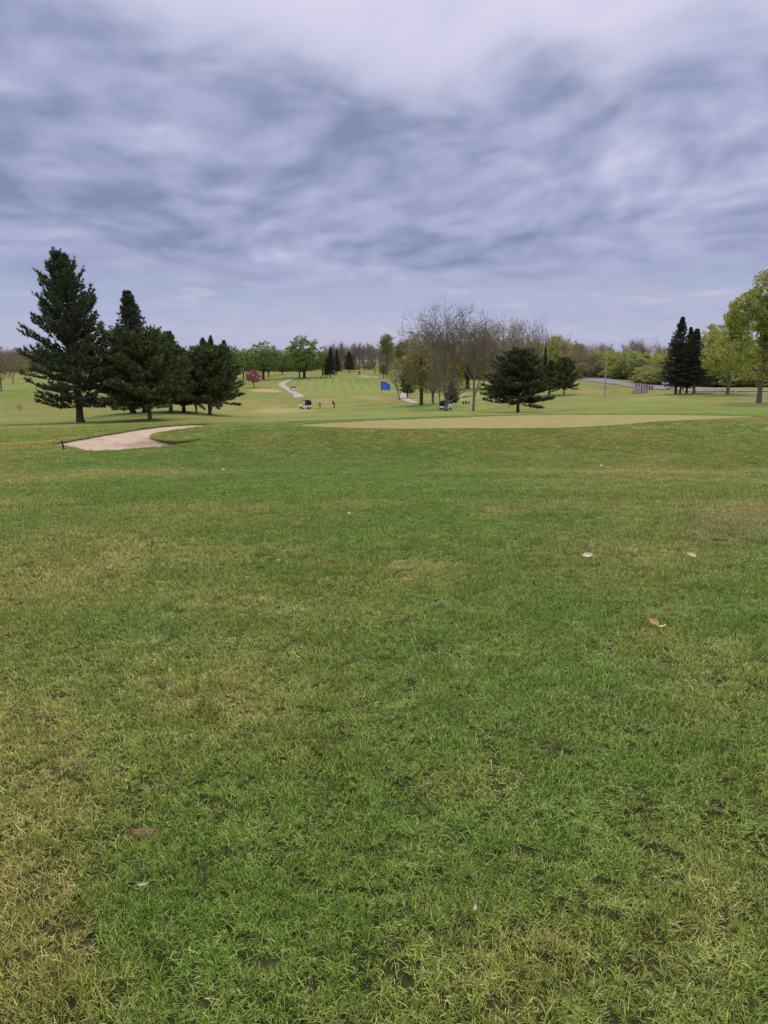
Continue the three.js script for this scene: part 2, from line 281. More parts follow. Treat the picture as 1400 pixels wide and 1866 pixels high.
// sheet over the land from an outline, in rings from its middle
function sheet(poly, rings, lift, uvScale, hgt = land) {
  const n = poly.length - 1, c = new THREE.Vector3(); for (let i = 0; i < n; i++) c.addScaledVector(poly[i], 1 / n);
  const pos = [], uv = [], idx = [];
  const put = (x, z) => { pos.push(x, hgt(x, z) + lift, z); uv.push(x / uvScale, z / uvScale); };
  put(c.x, c.z);
  for (let k = 1; k <= rings; k++) for (let i = 0; i < n; i++) put(lerp(c.x, poly[i].x, k / rings), lerp(c.z, poly[i].z, k / rings));
  for (let i = 0; i < n; i++) { const a = 1 + i, b = 1 + (i + 1) % n; idx.push(0, a, b); for (let k = 0; k < rings - 1; k++) idx.push(a + k * n, a + (k + 1) * n, b + k * n, b + k * n, a + (k + 1) * n, b + (k + 1) * n); }
  return geoOf(pos, idx, null, null, uv);
}
{
  const A = loopNoise(15, 512, 256), B = loopNoise(16, 512, 60), C = loopNoise(17, 512, 14), D = loopNoise(18, 512, 7);
  const m = tile(512, (i, j) => { const v = 0.8 + 0.05 * A(i, j) + 0.05 * B(i, j) + 0.07 * C(i, j), g = 0.05 * C(j, i) + 0.05 * D(i, j); return [v - g, v, v - g * 0.5]; });
  const g = sheet(GREEN, 22, 0.018, 9), p = g.attributes.position; { const nrm = g.attributes.normal; for (let i = 0; i < nrm.count; i++) if (nrm.getY(i) < 0) nrm.setXYZ(i, -nrm.getX(i), -nrm.getY(i), -nrm.getZ(i)); }
  tag(top(mesh(g, matte(1, 0.2, { vertexColors: false, color: new THREE.Color().setRGB(0.34, 0.315, 0.125), map: m })), 'putting_green'), 'tan closely mown putting green around the blue flag', 'putting green', null, 'structure');
}
{ // sand: a shallow bowl under the cut edge of the turf
  const cell = 0.13, sandCol = [], pos = [], uv = [], idx = [], at_ = new Map(), pocket = hit(328, 805), damp = hit(300, 800);
  const depth = (x, z, d) => 0.07 + 0.16 * sstep(0, 1.5, d) + 0.16 * Math.exp(-(((x - pocket.x) / 1.6) ** 2) - (((z - pocket.z) / 1.1) ** 2)) - 0.03 * noise(x * 2.1, z * 2.1) - 0.022 * noise(x * 6, z * 5) - 0.008 * Math.sin((x * 0.8 + z * 2.2 + noise(x, z)) * 9);
  const vert = (i, j) => { const key = i * 4096 + j; if (!at_.has(key)) { const x = bunkerO.x0 - 0.4 + i * cell, z = bunkerO.z0 - 0.4 + j * cell; at_.set(key, pos.length / 3); pos.push(x, land(x, z) - depth(x, z, bunkerO.dist(x, z).d), z); uv.push(x / 5, z / 5); const wet = sstep(0.05, 0.4, Math.exp(-(((x - damp.x) / 2.2) ** 2) - (((z - damp.z) / 1.7) ** 2)) * 0.55 + 0.75 * fbm(x * 0.9, z * 0.9, 4)), t = 1 - 0.3 * wet; sandCol.push(0.56 * t, 0.455 * t * (1 - 0.04 * wet), 0.35 * t * (1 - 0.06 * wet)); } return at_.get(key); };
  for (let i = 0; i * cell < bunkerO.x1 - bunkerO.x0 + 0.8; i++) for (let j = 0; j * cell < bunkerO.z1 - bunkerO.z0 + 0.8; j++) {
    const x = bunkerO.x0 - 0.4 + (i + 0.5) * cell, z = bunkerO.z0 - 0.4 + (j + 0.5) * cell;
    if (bunkerO.dist(x, z).d < -0.16) continue;
    const a = vert(i, j), b = vert(i + 1, j), c = vert(i + 1, j + 1), d = vert(i, j + 1); idx.push(a, d, c, a, c, b);
  }
  const A = loopNoise(25, 512, 256), B = loopNoise(26, 512, 90), C = loopNoise(27, 512, 17);
  const m = tile(512, (i, j) => { const v = 0.8 + 0.1 * A(i, j) + 0.1 * B(i, j) + 0.14 * C(i, j) * (0.6 + C(j, i)); return [v, v * 0.985, v * 0.965]; });
  tag(top(mesh(geoOf(pos, idx, sandCol, null, uv), matte(1, 0.2, { map: m, bumpMap: m, bumpScale: 0.05 })), 'sand_bunker'), 'pale pinkish sand bunker with a grass tongue left of the green', 'sand bunker', null, 'structure');
}
// ribbons: cart paths and the road
function ribbon(pts, width, lift, n, uvScale, tilt) {
  const c = new THREE.CatmullRomCurve3(pts, false, 'centripetal'), P = c.getSpacedPoints(n), pos = [], uv = [], idx = []; let len = 0;
  const m = 6;
  for (let i = 0; i <= n; i++) {
    const a = P[Math.max(0, i - 1)], b = P[Math.min(n, i + 1)], tx = b.x - a.x, tz = b.z - a.z, l = Math.hypot(tx, tz); if (i) len += P[i].distanceTo(P[i - 1]);
    for (let k = 0; k <= m; k++) { const s = (k / m - 0.5) * (typeof width === 'function' ? width(i / n) : width), x = P[i].x - tz / l * s, z = P[i].z + tx / l * s; pos.push(x, land(x, z) + lift, z); uv.push(s / uvScale, len / uvScale); }
    if (i < n) for (let k = 0; k < m; k++) { const q = i * (m + 1) + k; idx.push(q, q + 1, q + m + 1, q + 1, q + m + 2, q + m + 1); }
  }
  const g = geoOf(pos, idx, null, null, uv), nn = g.attributes.normal; if (nn.getY(10) < 0) { const id = g.index.array; for (let i = 0; i < id.length; i += 3) { const t = id[i]; id[i] = id[i + 1]; id[i + 1] = t; } g.computeVertexNormals(); }
  return g;
}
const A2 = loopNoise(35, 256, 128), B2 = loopNoise(36, 256, 24), C2 = loopNoise(37, 256, 7);
const gritMap = tile(256, (i, j) => { const v = 0.8 + 0.08 * A2(i, j) + 0.07 * B2(i, j) + 0.06 * C2(i, j); return [v, v * 0.99, v * 0.98]; });
const pathMat = std([0.42, 0.38, 0.32], 0.95, { map: gritMap }), roadMat = std([0.19, 0.19, 0.21], 0.9, { map: gritMap }), lineMat = std([0.62, 0.6, 0.55], 0.8);
const H2 = (...a) => a.map(([x, y]) => { const v = hit(x, y); v.y = 0; return v; });
tag(top(mesh(ribbon(H2([534, 690.5], [527, 693], [517, 697.5], [514, 701], [519, 706], [529, 711.5], [538, 717], [544, 721], [543, 725.5]), 3.1, 0.1, 120, 6), pathMat), 'cart_path'), 'pale cart path winding up the slope beside the far cart', 'cart path', null, 'structure');
tag(top(mesh(ribbon(H2([738, 716], [733, 719], [735, 723], [742, 728.5], [752, 732.5], [764, 735], [790, 736.5]), 2.6, 0.08, 90, 6), pathMat), 'cart_path'), 'pale cart path curving behind the flag towards the trunks', 'cart path', null, 'structure');
tag(top(mesh(ribbon(H2([690, 690], [681, 688], [671, 686.4], [655, 684.6]), 3, 0.1, 60, 6), pathMat), 'cart_path'), 'short pale cart path on the far rise above the flag', 'cart path', null, 'structure');
tag(top(mesh(ribbon(H2([-60, 705], [0, 704.5], [22, 704]), 3.2, 0.12, 60, 6), pathMat), 'cart_path'), 'pale cart path at the left edge behind the big pine', 'cart path', null, 'structure');
const ROADP = H2([1010, 686.5], [1050, 689.3], [1100, 694.5], [1150, 700.5], [1200, 706.5], [1250, 709], [1300, 711.5], [1400, 713.5], [1500, 716]);
tag(top(mesh(ribbon(ROADP, 11.5, 0.14, 260, 6), roadMat), 'road'), 'grey asphalt road curving past the woodland on the right', 'road', null, 'structure');

const BARE = [[261, 1519, 0.045], [150, 1718, 0.06]].map(([x, y, r]) => { const p = hit(x, y); return { x: p.x, z: p.z, r }; });
// ---------------------------------------------------------------- grass blades: tufts that share a few shapes
{
  const blade = matte(0.55, 0.5, { side: THREE.DoubleSide });
  function tuft(seed, straw, n, rad, tall) {
    const r = rng(seed), pos = [], col = [], idx = [], knots = [...Array(38)].map(() => { const a = r() * 6.283, q = Math.sqrt(r()) * rad; return [Math.cos(a) * q, Math.sin(a) * q, 0.7 + r() * 0.6]; });
    for (let b = 0; b < n; b++) {
      const kn = knots[Math.floor(r() * 38)], a = r() * 6.283, q = r() * 0.015, dead = r() < straw, len = tall * kn[2] * (dead ? 0.7 + r() * 0.9 : 0.4 + r() * r() * 1.25), w = (dead ? 0.0006 : 0.0008) + r() * 0.0007;
      let x = kn[0] + Math.cos(a) * q, z = kn[1] + Math.sin(a) * q, y = -0.002, dir = r() * 6.283, lean = dead ? 0.5 + r() * 0.9 : 0.08 + r() * 0.8, bend = (r() * 0.75) * (dead ? 0.5 : 1);
      let cx = Math.cos(dir), cz = Math.sin(dir), tw = dir + 1.57 + (r() - 0.5), wx = Math.cos(tw) * w, wz = Math.sin(tw) * w, k0 = pos.length / 3;
      const t = r(), s = 0.42 + r() * 1.0, c = dead ? [lerp(0.36, 0.58, t) * s, lerp(0.34, 0.54, t) * s, lerp(0.1, 0.21, t) * s] : t < 0.4 ? [0.34 * s, 0.375 * s, 0.055 * s] : t < 0.85 ? [0.2 * s, 0.26 * s, 0.03 * s] : [0.1 * s, 0.21 * s, 0.036 * s];
      for (let k = 0; k <= 3; k++) {
        const th = lean + bend * k, f = k === 3 ? 0 : 1 - k * 0.16;
        if (k === 3) { pos.push(x, y, z); col.push(...c); } else { pos.push(x - wx * f, y, z - wz * f, x + wx * f, y, z + wz * f); col.push(...c, ...c); }
        x += cx * Math.sin(th) * len / 3; z += cz * Math.sin(th) * len / 3; y = Math.max(0.003, y + Math.cos(Math.min(th, 1.75)) * len / 3);
      }
      idx.push(k0, k0 + 1, k0 + 3, k0, k0 + 3, k0 + 2, k0 + 2, k0 + 3, k0 + 5, k0 + 2, k0 + 5, k0 + 4, k0 + 4, k0 + 5, k0 + 6);
    }
    return geoOf(pos, idx, col);
  }
  const KINDS = [[0.05], [0.09], [0.07], [0.18], [0.22], [0.16], [0.34], [0.4]].map(([s], i) => ({ g: tuft(900 + i, s, 260, 0.1, 0.035), m: [], c: [] }));
  const r = rng(4242), M = new THREE.Matrix4(), Q = new THREE.Quaternion(), E = new THREE.Euler(), P = new THREE.Vector3(), S = new THREE.Vector3();
  function sow(x, z, sc, k0) {
    const dry = turf(x, z) + 0.02 + (r() - 0.5) * 1.7, kind = KINDS[k0 ?? (dry < -0.1 ? Math.floor(r() * 3) : dry < 0.6 ? 3 + Math.floor(r() * 3) : 6 + Math.floor(r() * 2))];
    E.set((r() - 0.5) * 0.25, r() * 6.283, (r() - 0.5) * 0.25); Q.setFromEuler(E); P.set(x, land(x, z), z); S.set(sc, sc * Math.max(0.5, 0.75 + r() * 0.5 + 0.7 * noise(x * 5, z * 5) + 0.4 * noise(x * 1.7, z * 1.7)), sc);
    kind.m.push(M.compose(P, Q, S).clone());
    // tint by the turf it grows in, kept close to the blades' own colour
    const j = 0.9 + r() * 0.32; kind.c.push(new THREE.Color().setRGB(j * Math.min(1.2, lerp(1, tmpC[0] / 0.16, 0.6)), j * Math.min(1.12, lerp(1, tmpC[1] / 0.195, 0.6)), j * lerp(1, tmpC[2] / 0.045, 0.5)));
  }
  for (const [r0, r1, dens, sc] of [[0.9, 2.6, 215, 0.8], [2.6, 4.2, 180, 0.86], [4.2, 7, 140, 0.95], [7, 13, 92, 1.12], [13, 22, 66, 1.35], [22, 36, 40, 1.6], [36, 62, 13, 1.9]]) {
    const gap = 1 / Math.sqrt(dens);                               // an even but ragged spread
    for (let q0 = r0; q0 < r1; q0 += gap) for (let a0 = -0.64; a0 < 0.64; a0 += gap / q0) {
      const a = a0 + (r() - 0.5) * 1.3 * gap / q0, q = q0 + (r() - 0.5) * 1.3 * gap, x = Math.sin(a) * q, z = -Math.cos(a) * q;
      if (q > 28) { if (greenO.dist(x, z, 1).d > -0.25) continue; if (bunkerO.dist(x, z, 1).d > -0.02) continue; }
      if (hole(x, z)) continue;
      sow(x, z, sc * (0.8 + r() * 0.4));
    }
  }
  // longer grass along the cut edge of the bunker
  for (let k = 0; k < 3600; k++) { const i = Math.floor(r() * 419), p = BUNKER[i], x = p.x + (r() - 0.5) * 0.24, z = p.z + (r() - 0.5) * 0.24, d = bunkerO.dist(x, z, 1).d; if (d < 0.02) sow(x, z, 1.5 + r() * 0.9 * (i > 200 && i < 290 ? 1.5 : 1)); }
  KINDS.forEach((k, i) => {
    const o = new THREE.InstancedMesh(k.g, blade, k.m.length); k.m.forEach((m, j) => { o.setMatrixAt(j, m); o.setColorAt(j, k.c[j]); }); o.castShadow = o.receiveShadow = true;
    tag(top(o, 'grass'), i < 3 ? 'green blades of mown grass covering the foreground' : i < 6 ? 'mixed green and straw grass blades covering the foreground' : 'dry straw coloured grass blades in the foreground', 'grass', 'foreground turf', 'stuff');
  });
  console.log('tufts', KINDS.map(k => k.m.length).join(' '));
}
function hole(x, z) { return BARE.some(b => ((x - b.x) / b.r) ** 2 + ((z - b.z) / b.r) ** 2 < 1); }

// ---------------------------------------------------------------- trees
const V3 = (x, y, z) => new THREE.Vector3(x, y, z);
class Wood {                                                     // tapered limbs
  constructor() { this.p = []; this.i = []; this.n = []; }
  limb(a, b, ra, rb, sides = 5, flare = false) {
    const d = b.clone().sub(a), l = d.length(); if (l < 1e-6) return; d.divideScalar(l);
    const u = Math.abs(d.y) < 0.9 ? V3(0, 1, 0).cross(d).normalize() : V3(1, 0, 0).cross(d).normalize(), v = d.clone().cross(u), k = this.p.length / 3;
    for (const [c, r] of [[a, ra], [b, rb]]) for (let s = 0; s < sides; s++) { const t = s / sides * 6.2832, cx = Math.cos(t), sx = Math.sin(t), nx = u.x * cx + v.x * sx, ny = u.y * cx + v.y * sx, nz = u.z * cx + v.z * sx; this.p.push(c.x + nx * r, c.y + ny * r, c.z + nz * r); this.n.push(nx, ny, nz); }
    for (let s = 0; s < sides; s++) { const t = (s + 1) % sides; this.i.push(k + s, k + t, k + sides + t, k + s, k + sides + t, k + sides + s); }
  }
  trunk(pts, rads, sides = 12, seed = 1) {                       // one continuous stem with uneven bark and a root flare
    const k0 = this.p.length / 3, r = rng(seed), lob = [...Array(sides)].map(() => 0.9 + r() * 0.2);
    pts.forEach((c, i) => { for (let s = 0; s < sides; s++) { const t = s / sides * 6.2832, q = rads[i] * (i < 2 ? lob[s] ** 2 : lob[s]) * (0.96 + r() * 0.08); this.p.push(c.x + Math.cos(t) * q, c.y, c.z + Math.sin(t) * q); this.n.push(Math.cos(t), 0.05, Math.sin(t)); } });
    for (let i = 0; i < pts.length - 1; i++) for (let s = 0; s < sides; s++) { const a = k0 + i * sides + s, b = k0 + i * sides + (s + 1) % sides; this.i.push(a, a + sides, b + sides, a, b + sides, b); }
  }
  geo() { return geoOf(this.p, this.i, null, this.n); }
}
class Leaves {
  constructor() { this.p = []; this.c = []; this.n = []; }
  tri(a, b, c, n, col) { this.p.push(a[0], a[1], a[2], b[0], b[1], b[2], c[0], c[1], c[2]); for (let k = 0; k < 3; k++) { this.n.push(n[0], n[1], n[2]); this.c.push(col[0], col[1], col[2]); } }
  leaf(r, x, y, z, s, col) {                                     // a small pointed leaf spray, folded along its middle
    let a = r() * 6.283, e = Math.asin(r() * 1.5 - 0.6 > 1 ? 1 : Math.max(-1, r() * 1.6 - 0.75)), ux = Math.cos(a) * Math.cos(e), uy = Math.sin(e), uz = Math.sin(a) * Math.cos(e);
    const b = r() * 6.283, bx = Math.cos(b), by = (r() - 0.5) * 0.8, bz = Math.sin(b);
    let wx = uy * bz - uz * by, wy = uz * bx - ux * bz, wz = ux * by - uy * bx; const l = Math.hypot(wx, wy, wz) || 1; wx /= l; wy /= l; wz /= l;
    const nx = uy * wz - uz * wy, ny = uz * wx - ux * wz, nz = ux * wy - uy * wx, w = s * (0.3 + r() * 0.2), f = s * 0.12;
    const P0 = [x - ux * s * 0.5, y - uy * s * 0.5, z - uz * s * 0.5], P1 = [x + ux * s * 0.5, y + uy * s * 0.5, z + uz * s * 0.5];
    this.tri(P0, P1, [x + wx * w + nx * f, y + wy * w + ny * f, z + wz * w + nz * f], [nx - wx * 0.3, ny - wy * 0.3, nz - wz * 0.3], col);
    this.tri(P1, P0, [x - wx * w + nx * f, y - wy * w + ny * f, z - wz * w + nz * f], [nx + wx * 0.3, ny + wy * 0.3, nz + wz * 0.3], col);
  }
  needles(r, x, y, z, dx, dy, dz, len, wid, n, col) {            // a brush of needles at the end of a shoot
    for (let k = 0; k < n; k++) {
      let vx = dx + (r() - 0.5) * 1.7, vy = dy + (r() - 0.5) * 1.7, vz = dz + (r() - 0.5) * 1.7, l = Math.hypot(vx, vy, vz) || 1; vx /= l; vy /= l; vz /= l;
      const a = r() * 6.283, ox = Math.cos(a), oy = r() - 0.5, oz = Math.sin(a); let wx = vy * oz - vz * oy, wy = vz * ox - vx * oz, wz = vx * oy - vy * ox; l = Math.hypot(wx, wy, wz) || 1; const q = wid * (0.7 + r() * 0.6) / l, L = len * (0.7 + r() * 0.6);
      wx *= q; wy *= q; wz *= q;
      this.tri([x - wx, y - wy, z - wz], [x + wx, y + wy, z + wz], [x + vx * L, y + vy * L, z + vz * L], [vy * wz - vz * wy, Math.abs(vz * wx - vx * wz) + 0.001, vx * wy - vy * wx], col);
    }
  }
  geo(flat) { return geoOf(this.p, null, this.c, flat ? null : this.n); }
}
const barkMap = (() => { const a = loopNoise(45, 128, 64), b = loopNoise(46, 128, 16); return tile(128, (i, j) => { const v = 0.72 + 0.2 * a(i * 2, j * 0.25) + 0.12 * b(i, j); return [v, v * 0.98, v * 0.95]; }); })();
const BARK = { pine: std([0.085, 0.062, 0.05], 0.95), scots: std([0.16, 0.115, 0.09], 0.95), grey: std([0.17, 0.145, 0.125], 0.95), dark: std([0.062, 0.052, 0.045], 0.95), pale: std([0.42, 0.39, 0.35], 0.9), ruddy: std([0.28, 0.2, 0.165], 0.95), twig: std([0.2, 0.165, 0.14], 0.95) };
const leafMat = new THREE.MeshPhysicalMaterial({ color: 0xffffff, vertexColors: true, roughness: 0.85, transmission: 0.35, thickness: 0, side: THREE.DoubleSide });
const needleMat = std(0xffffff, 0.8, { vertexColors: true, side: THREE.DoubleSide });
const vary = (r, c, a = 0.35) => { const s = 1 - a / 2 + r() * a, h = (r() - 0.5) * 0.16; return [c[0] * s * (1 + h), c[1] * s, c[2] * s * (1 - h)]; };

// conifers. profile(t): reach of the branches at height share t of the crown, 0 bottom to 1 top
function conifer(o) {
  const r = rng(o.seed), wood = new Wood(), lv = new Leaves(), h = o.h, base = o.base ?? 0.1, tr = o.trunk ?? h * 0.022, lean = o.lean ?? 0;
  const axis = t => V3(lean * h * t * t + 0.04 * h * 0.3 * Math.sin(t * 3 + o.seed), t * h, 0.02 * h * Math.sin(t * 4 + o.seed * 2));
  const pts = [], rad = []; for (let k = 0; k <= 12; k++) { const t = k / 12; pts.push(k ? axis(t) : V3(0, -0.25, 0)); rad.push(tr * (k === 0 ? 1.35 : 1 - 0.93 * t ** 0.9)); }
  pts.splice(1, 0, axis(0.02)); rad.splice(1, 0, tr * 1.02);
  wood.trunk(pts, rad, 10, o.seed);
  const stems = [axis];
  for (const f of o.forks ?? []) {                               // extra leaders that leave the trunk low down
    const A = axis(f.t0), B = V3(A.x + f.dx, h * f.t1, A.z + f.dz), C = V3(A.x + f.dx * 0.75, h * (f.t0 * 0.55 + f.t1 * 0.45), A.z + f.dz * 0.75), c = new THREE.QuadraticBezierCurve3(A, C, B), q = c.getPoints(8);
    for (let k = 0; k < 8; k++) wood.limb(q[k], q[k + 1], tr * lerp(0.62, 0.1, k / 8), tr * lerp(0.62, 0.1, (k + 1) / 8), 7);
  }
  const levels = Math.round(o.levels), per = o.per;
  for (let i = 0; i < levels; i++) {
    const t = (i + 0.15 + r() * 0.7) / levels, n = Math.max(2, Math.round(per * (0.75 + r() * 0.5))), ph = r() * 6.283;
    for (let b = 0; b < n; b++) {
      const yy = base + (1 - base) * Math.min(0.995, t + (r() - 0.5) * 0.6 / levels), A = axis(yy), az = ph + b / n * 6.283 + (r() - 0.5) * 0.7;
      let L = o.reach * o.profile(t) * (0.72 + r() * 0.42) * (1 + (o.side ?? 0) * Math.cos(az - (o.sideAz ?? 0))); if (r() < (o.gap ?? 0)) continue;
      if (L < 0.15) L = 0.15;
      const rise0 = lerp(o.rise[0], o.rise[1], t) + (r() - 0.5) * 0.25, cz = Math.sin(az), cx = Math.cos(az), seg = Math.max(3, Math.round(L / (o.step ?? 0.5)));
      let p = A.clone(), br = clamp(L * 0.016, 0.012, tr * 0.4);
      const curl = o.curl ?? 0.3;
      let el = rise0, az2 = az;
      for (let s = 0; s < seg; s++) {
        const f = (s + 1) / seg; el += curl / seg + (r() - 0.5) * 0.16; az2 += (r() - 0.5) * 0.22;
        const q = V3(p.x + Math.cos(az2) * Math.cos(el) * L / seg, p.y + Math.sin(el) * L / seg, p.z + Math.sin(az2) * Math.cos(el) * L / seg);
        if (!o.fine || s < 2) wood.limb(p, q, br * (1 - s / seg * 0.85), br * (1 - f * 0.85), 3);
        // side shoots with needles; the inner part of a branch is bare
        if (f > o.inner) {
          const shoots = o.shoots;
          for (let k = 0; k < shoots; k++) {
            const sd = (r() < 0.5 ? -1 : 1) * (0.5 + r() * 0.7), sl = (o.shootLen ?? 0.7) * (0.35 + r() * 0.75) * (1.15 - 0.5 * f) * Math.min(1, 0.35 + L * 0.35), sa = az2 + sd, se = el * 0.5 + (o.shootRise ?? 0.3) + (r() - 0.5) * 0.6, u = r();
            const x0 = lerp(p.x, q.x, u), y0 = lerp(p.y, q.y, u), z0 = lerp(p.z, q.z, u), ex = Math.cos(sa) * Math.cos(se), ey = Math.sin(se), ez = Math.sin(sa) * Math.cos(se);
            const c = vary(r, r() < (o.tipShare ?? 0.18) ? o.tip : o.col, 0.45), m = o.brush ?? 2;
            for (let w = 1; w <= m; w++) { const g = w / m * sl; lv.needles(r, x0 + ex * g, y0 + ey * g, z0 + ez * g, ex, ey + 0.25, ez, o.nl, o.nw, o.nn, c); }
          }
        }
        p = q;
      }
      lv.needles(r, p.x, p.y, p.z, Math.cos(az2), Math.sin(el) + 0.5, Math.sin(az2), o.nl * 1.15, o.nw, o.nn + 2, vary(r, o.tip, 0.4));
    }
  }
  const T = axis(0.985); for (let k = 0; k < 7; k++) lv.needles(r, T.x + (r() - 0.5) * 0.5, T.y - r() * 0.035 * h, T.z + (r() - 0.5) * 0.5, (r() - 0.5) * 1.2, 1, (r() - 0.5) * 1.2, o.nl * 1.1, o.nw, o.nn, vary(r, o.col));
  return { wood: wood.geo(), leaf: lv.geo(true), tris: lv.p.length / 9 };
}
// broadleaved trees: limbs that grow towards points spread through the crown, then leaves or buds at their ends
function broad(o) {
  const r = rng(o.seed), nodes = [], lv = new Leaves(), h = o.h;
  const add = (p, par) => { nodes.push({ p, par, w: 0, kids: 0, dep: par < 0 ? 0 : nodes[par].dep + p.distanceTo(nodes[par].p) }); return nodes.length - 1; };
  for (const st of o.stems ?? [[[0, 0, 0], [0, 0.35, 0], [0.01, 0.7, 0]]]) {
    const c = new THREE.CatmullRomCurve3(st.map(a => V3(a[0] * h, a[1] * h, a[2] * h))), q = c.getPoints(Math.max(6, Math.round(16 * (st[st.length - 1][1] - st[0][1])))); let par = -1;
    if (nodes.length) { let bd = 1e9; nodes.forEach((n, i) => { const d = n.p.distanceTo(q[0]); if (d < bd) { bd = d; par = i; } }); }
    q.forEach((p, i) => { if (i || par < 0) par = add(p, par); });
  }
  const stemCount = nodes.length, pts = [];
  for (let k = 0, guard = 0; pts.length < o.points && guard < o.points * 60; guard++) {
    const lobe = o.lobes[Math.floor(r() * o.lobes.length)]; let x, y, z, q; do { x = r() * 2 - 1; y = r() * 2 - 1; z = r() * 2 - 1; q = Math.hypot(x, y, z); } while (q > 1 || (q < (o.hollow ?? 0.35) && r() < 0.8));
    const p = V3((lobe[0] + x * lobe[3]) * h, (lobe[1] + y * lobe[4]) * h, (lobe[2] + z * (lobe[5] ?? lobe[3])) * h); if (p.y < h * (o.low ?? 0.1)) continue;
    if (noise(p.x * 5 / h + o.seed, p.y * 5 / h + p.z * 3 / h) < (o.sparse ?? -0.25)) continue;
    pts.push(p);
  }
  const org = V3(0, h * (o.low ?? 0.15), 0); pts.sort((a, b) => a.distanceTo(org) - b.distanceTo(org));
  const tips = [], step = h * (o.step ?? 0.05);
  for (const p of pts) {
    let best = 0, bs = 1e9; for (let i = 0; i < nodes.length; i++) { const n = nodes[i]; if (n.p.y < h * (o.fork ?? 0.1)) continue; const dx = n.p.x - p.x, dy = n.p.y - p.y, dz = n.p.z - p.z, d = Math.sqrt(dx * dx + dy * dy * (dy > 0 ? 2.6 : 0.9) + dz * dz) + (i < stemCount ? 0 : 0.06 * n.dep) + n.kids * 0.03 * h; if (d < bs) { bs = d; best = i; } }
    const A = nodes[best].p, len = A.distanceTo(p), m = Math.max(1, Math.min(6, Math.round(len / step))); let par = best; nodes[best].kids++;
    const pd = nodes[best].par >= 0 ? A.clone().sub(nodes[nodes[best].par].p).normalize() : V3(0, 1, 0), C = A.clone().addScaledVector(pd, len * 0.22).lerp(A.clone().lerp(p, 0.5), 0.45); C.y -= len * (o.arch ?? 0.1) * 0.5;
    for (let k = 1; k <= m; k++) { const t = k / m, q = V3(0, 0, 0).addScaledVector(A, (1 - t) ** 2).addScaledVector(C, 2 * t * (1 - t)).addScaledVector(p, t * t); if (k < m) { q.x += (r() - 0.5) * len * 0.07; q.y += (r() - 0.5) * len * 0.05; q.z += (r() - 0.5) * len * 0.07; } par = add(q, par); }
    tips.push(par);
  }
  const e = 2.25; nodes.forEach(n => n.w = 0); const tipR = o.tipR ?? h * 0.0009;
  const kids = nodes.map(() => 0); nodes.forEach(n => { if (n.par >= 0) kids[n.par]++; });
  for (let i = nodes.length - 1; i >= 0; i--) { const n = nodes[i]; if (!kids[i]) n.w += tipR ** e; if (n.par >= 0) nodes[n.par].w += n.w; }
  const scale = (o.trunk ?? h * 0.025) / nodes[0].w ** (1 / e), wood = new Wood(), thin = new Wood();
  const rad = n => { const q = n.w ** (1 / e); return Math.max(tipR, q * lerp(1, scale, clamp(q / nodes[0].w ** (1 / e) * 1.4))); };
  nodes.forEach((n, i) => { if (n.par < 0) return; const R = rad(n), P = Math.min(rad(nodes[n.par]), R * 1.5); const m = R > h * 0.0035 ? wood : thin; m.limb(nodes[n.par].p, n.p, i < stemCount ? rad(nodes[n.par]) : P, R, R > h * 0.008 ? 8 : R > h * 0.003 ? 5 : 3); });
  { const n = nodes[0], R = rad(n); wood.limb(V3(n.p.x, -0.3, n.p.z), V3(n.p.x, h * 0.012, n.p.z), R * 1.5, R * 1.12, 10); wood.limb(V3(n.p.x, h * 0.012, n.p.z), V3(n.p.x, h * 0.05, n.p.z), R * 1.12, R * 0.98, 10); }
  // twigs past each tip
  for (const t of tips) {
    const n = nodes[t], d = n.p.clone().sub(nodes[n.par].p).normalize();
    for (let k = 0; k < (o.twigs ?? 0); k++) { const q = V3(d.x + (r() - 0.5) * 1.5, d.y * 0.6 + 0.35 + (r() - 0.5) * 1.1, d.z + (r() - 0.5) * 1.5).normalize(), L = h * (o.twigLen ?? 0.04) * (0.5 + r()), m = n.p.clone().addScaledVector(q, L * 0.5).add(V3((r() - 0.5) * L * 0.15, L * 0.06, (r() - 0.5) * L * 0.15)), e2 = n.p.clone().addScaledVector(q, L); thin.limb(n.p, m, tipR, tipR * 0.85, 3); thin.limb(m, e2, tipR * 0.85, tipR * 0.6, 3);
      if (o.budsOnTwigs) for (let b = 0; b < o.budsOnTwigs; b++) { const u = r(); lv.leaf(r, lerp(m.x, e2.x, u), lerp(m.y, e2.y, u), lerp(m.z, e2.z, u), o.leaf * (0.6 + r() * 0.8), vary(r, o.cols[Math.floor(r() * o.cols.length)])); } }
    const tone = 0.88 + r() * 0.24;
    for (let k = 0; k < (o.per ?? 0); k++) { let x, y, z; do { x = r() * 2 - 1; y = r() * 2 - 1; z = r() * 2 - 1; } while (x * x + y * y + z * z > 1); const s = h * o.puff, c = vary(r, o.cols[Math.floor(r() * o.cols.length)]); lv.leaf(r, n.p.x + x * s, n.p.y + y * s * 0.75, n.p.z + z * s, o.leaf * (0.65 + r() * 0.7), c.map(v => v * tone)); }
  }
  return { wood: wood.geo(), thin: thin.p.length ? thin.geo() : null, leaf: lv.p.length ? lv.geo() : null, tris: lv.p.length / 9 + (wood.i.length + thin.i.length) / 3 };
}
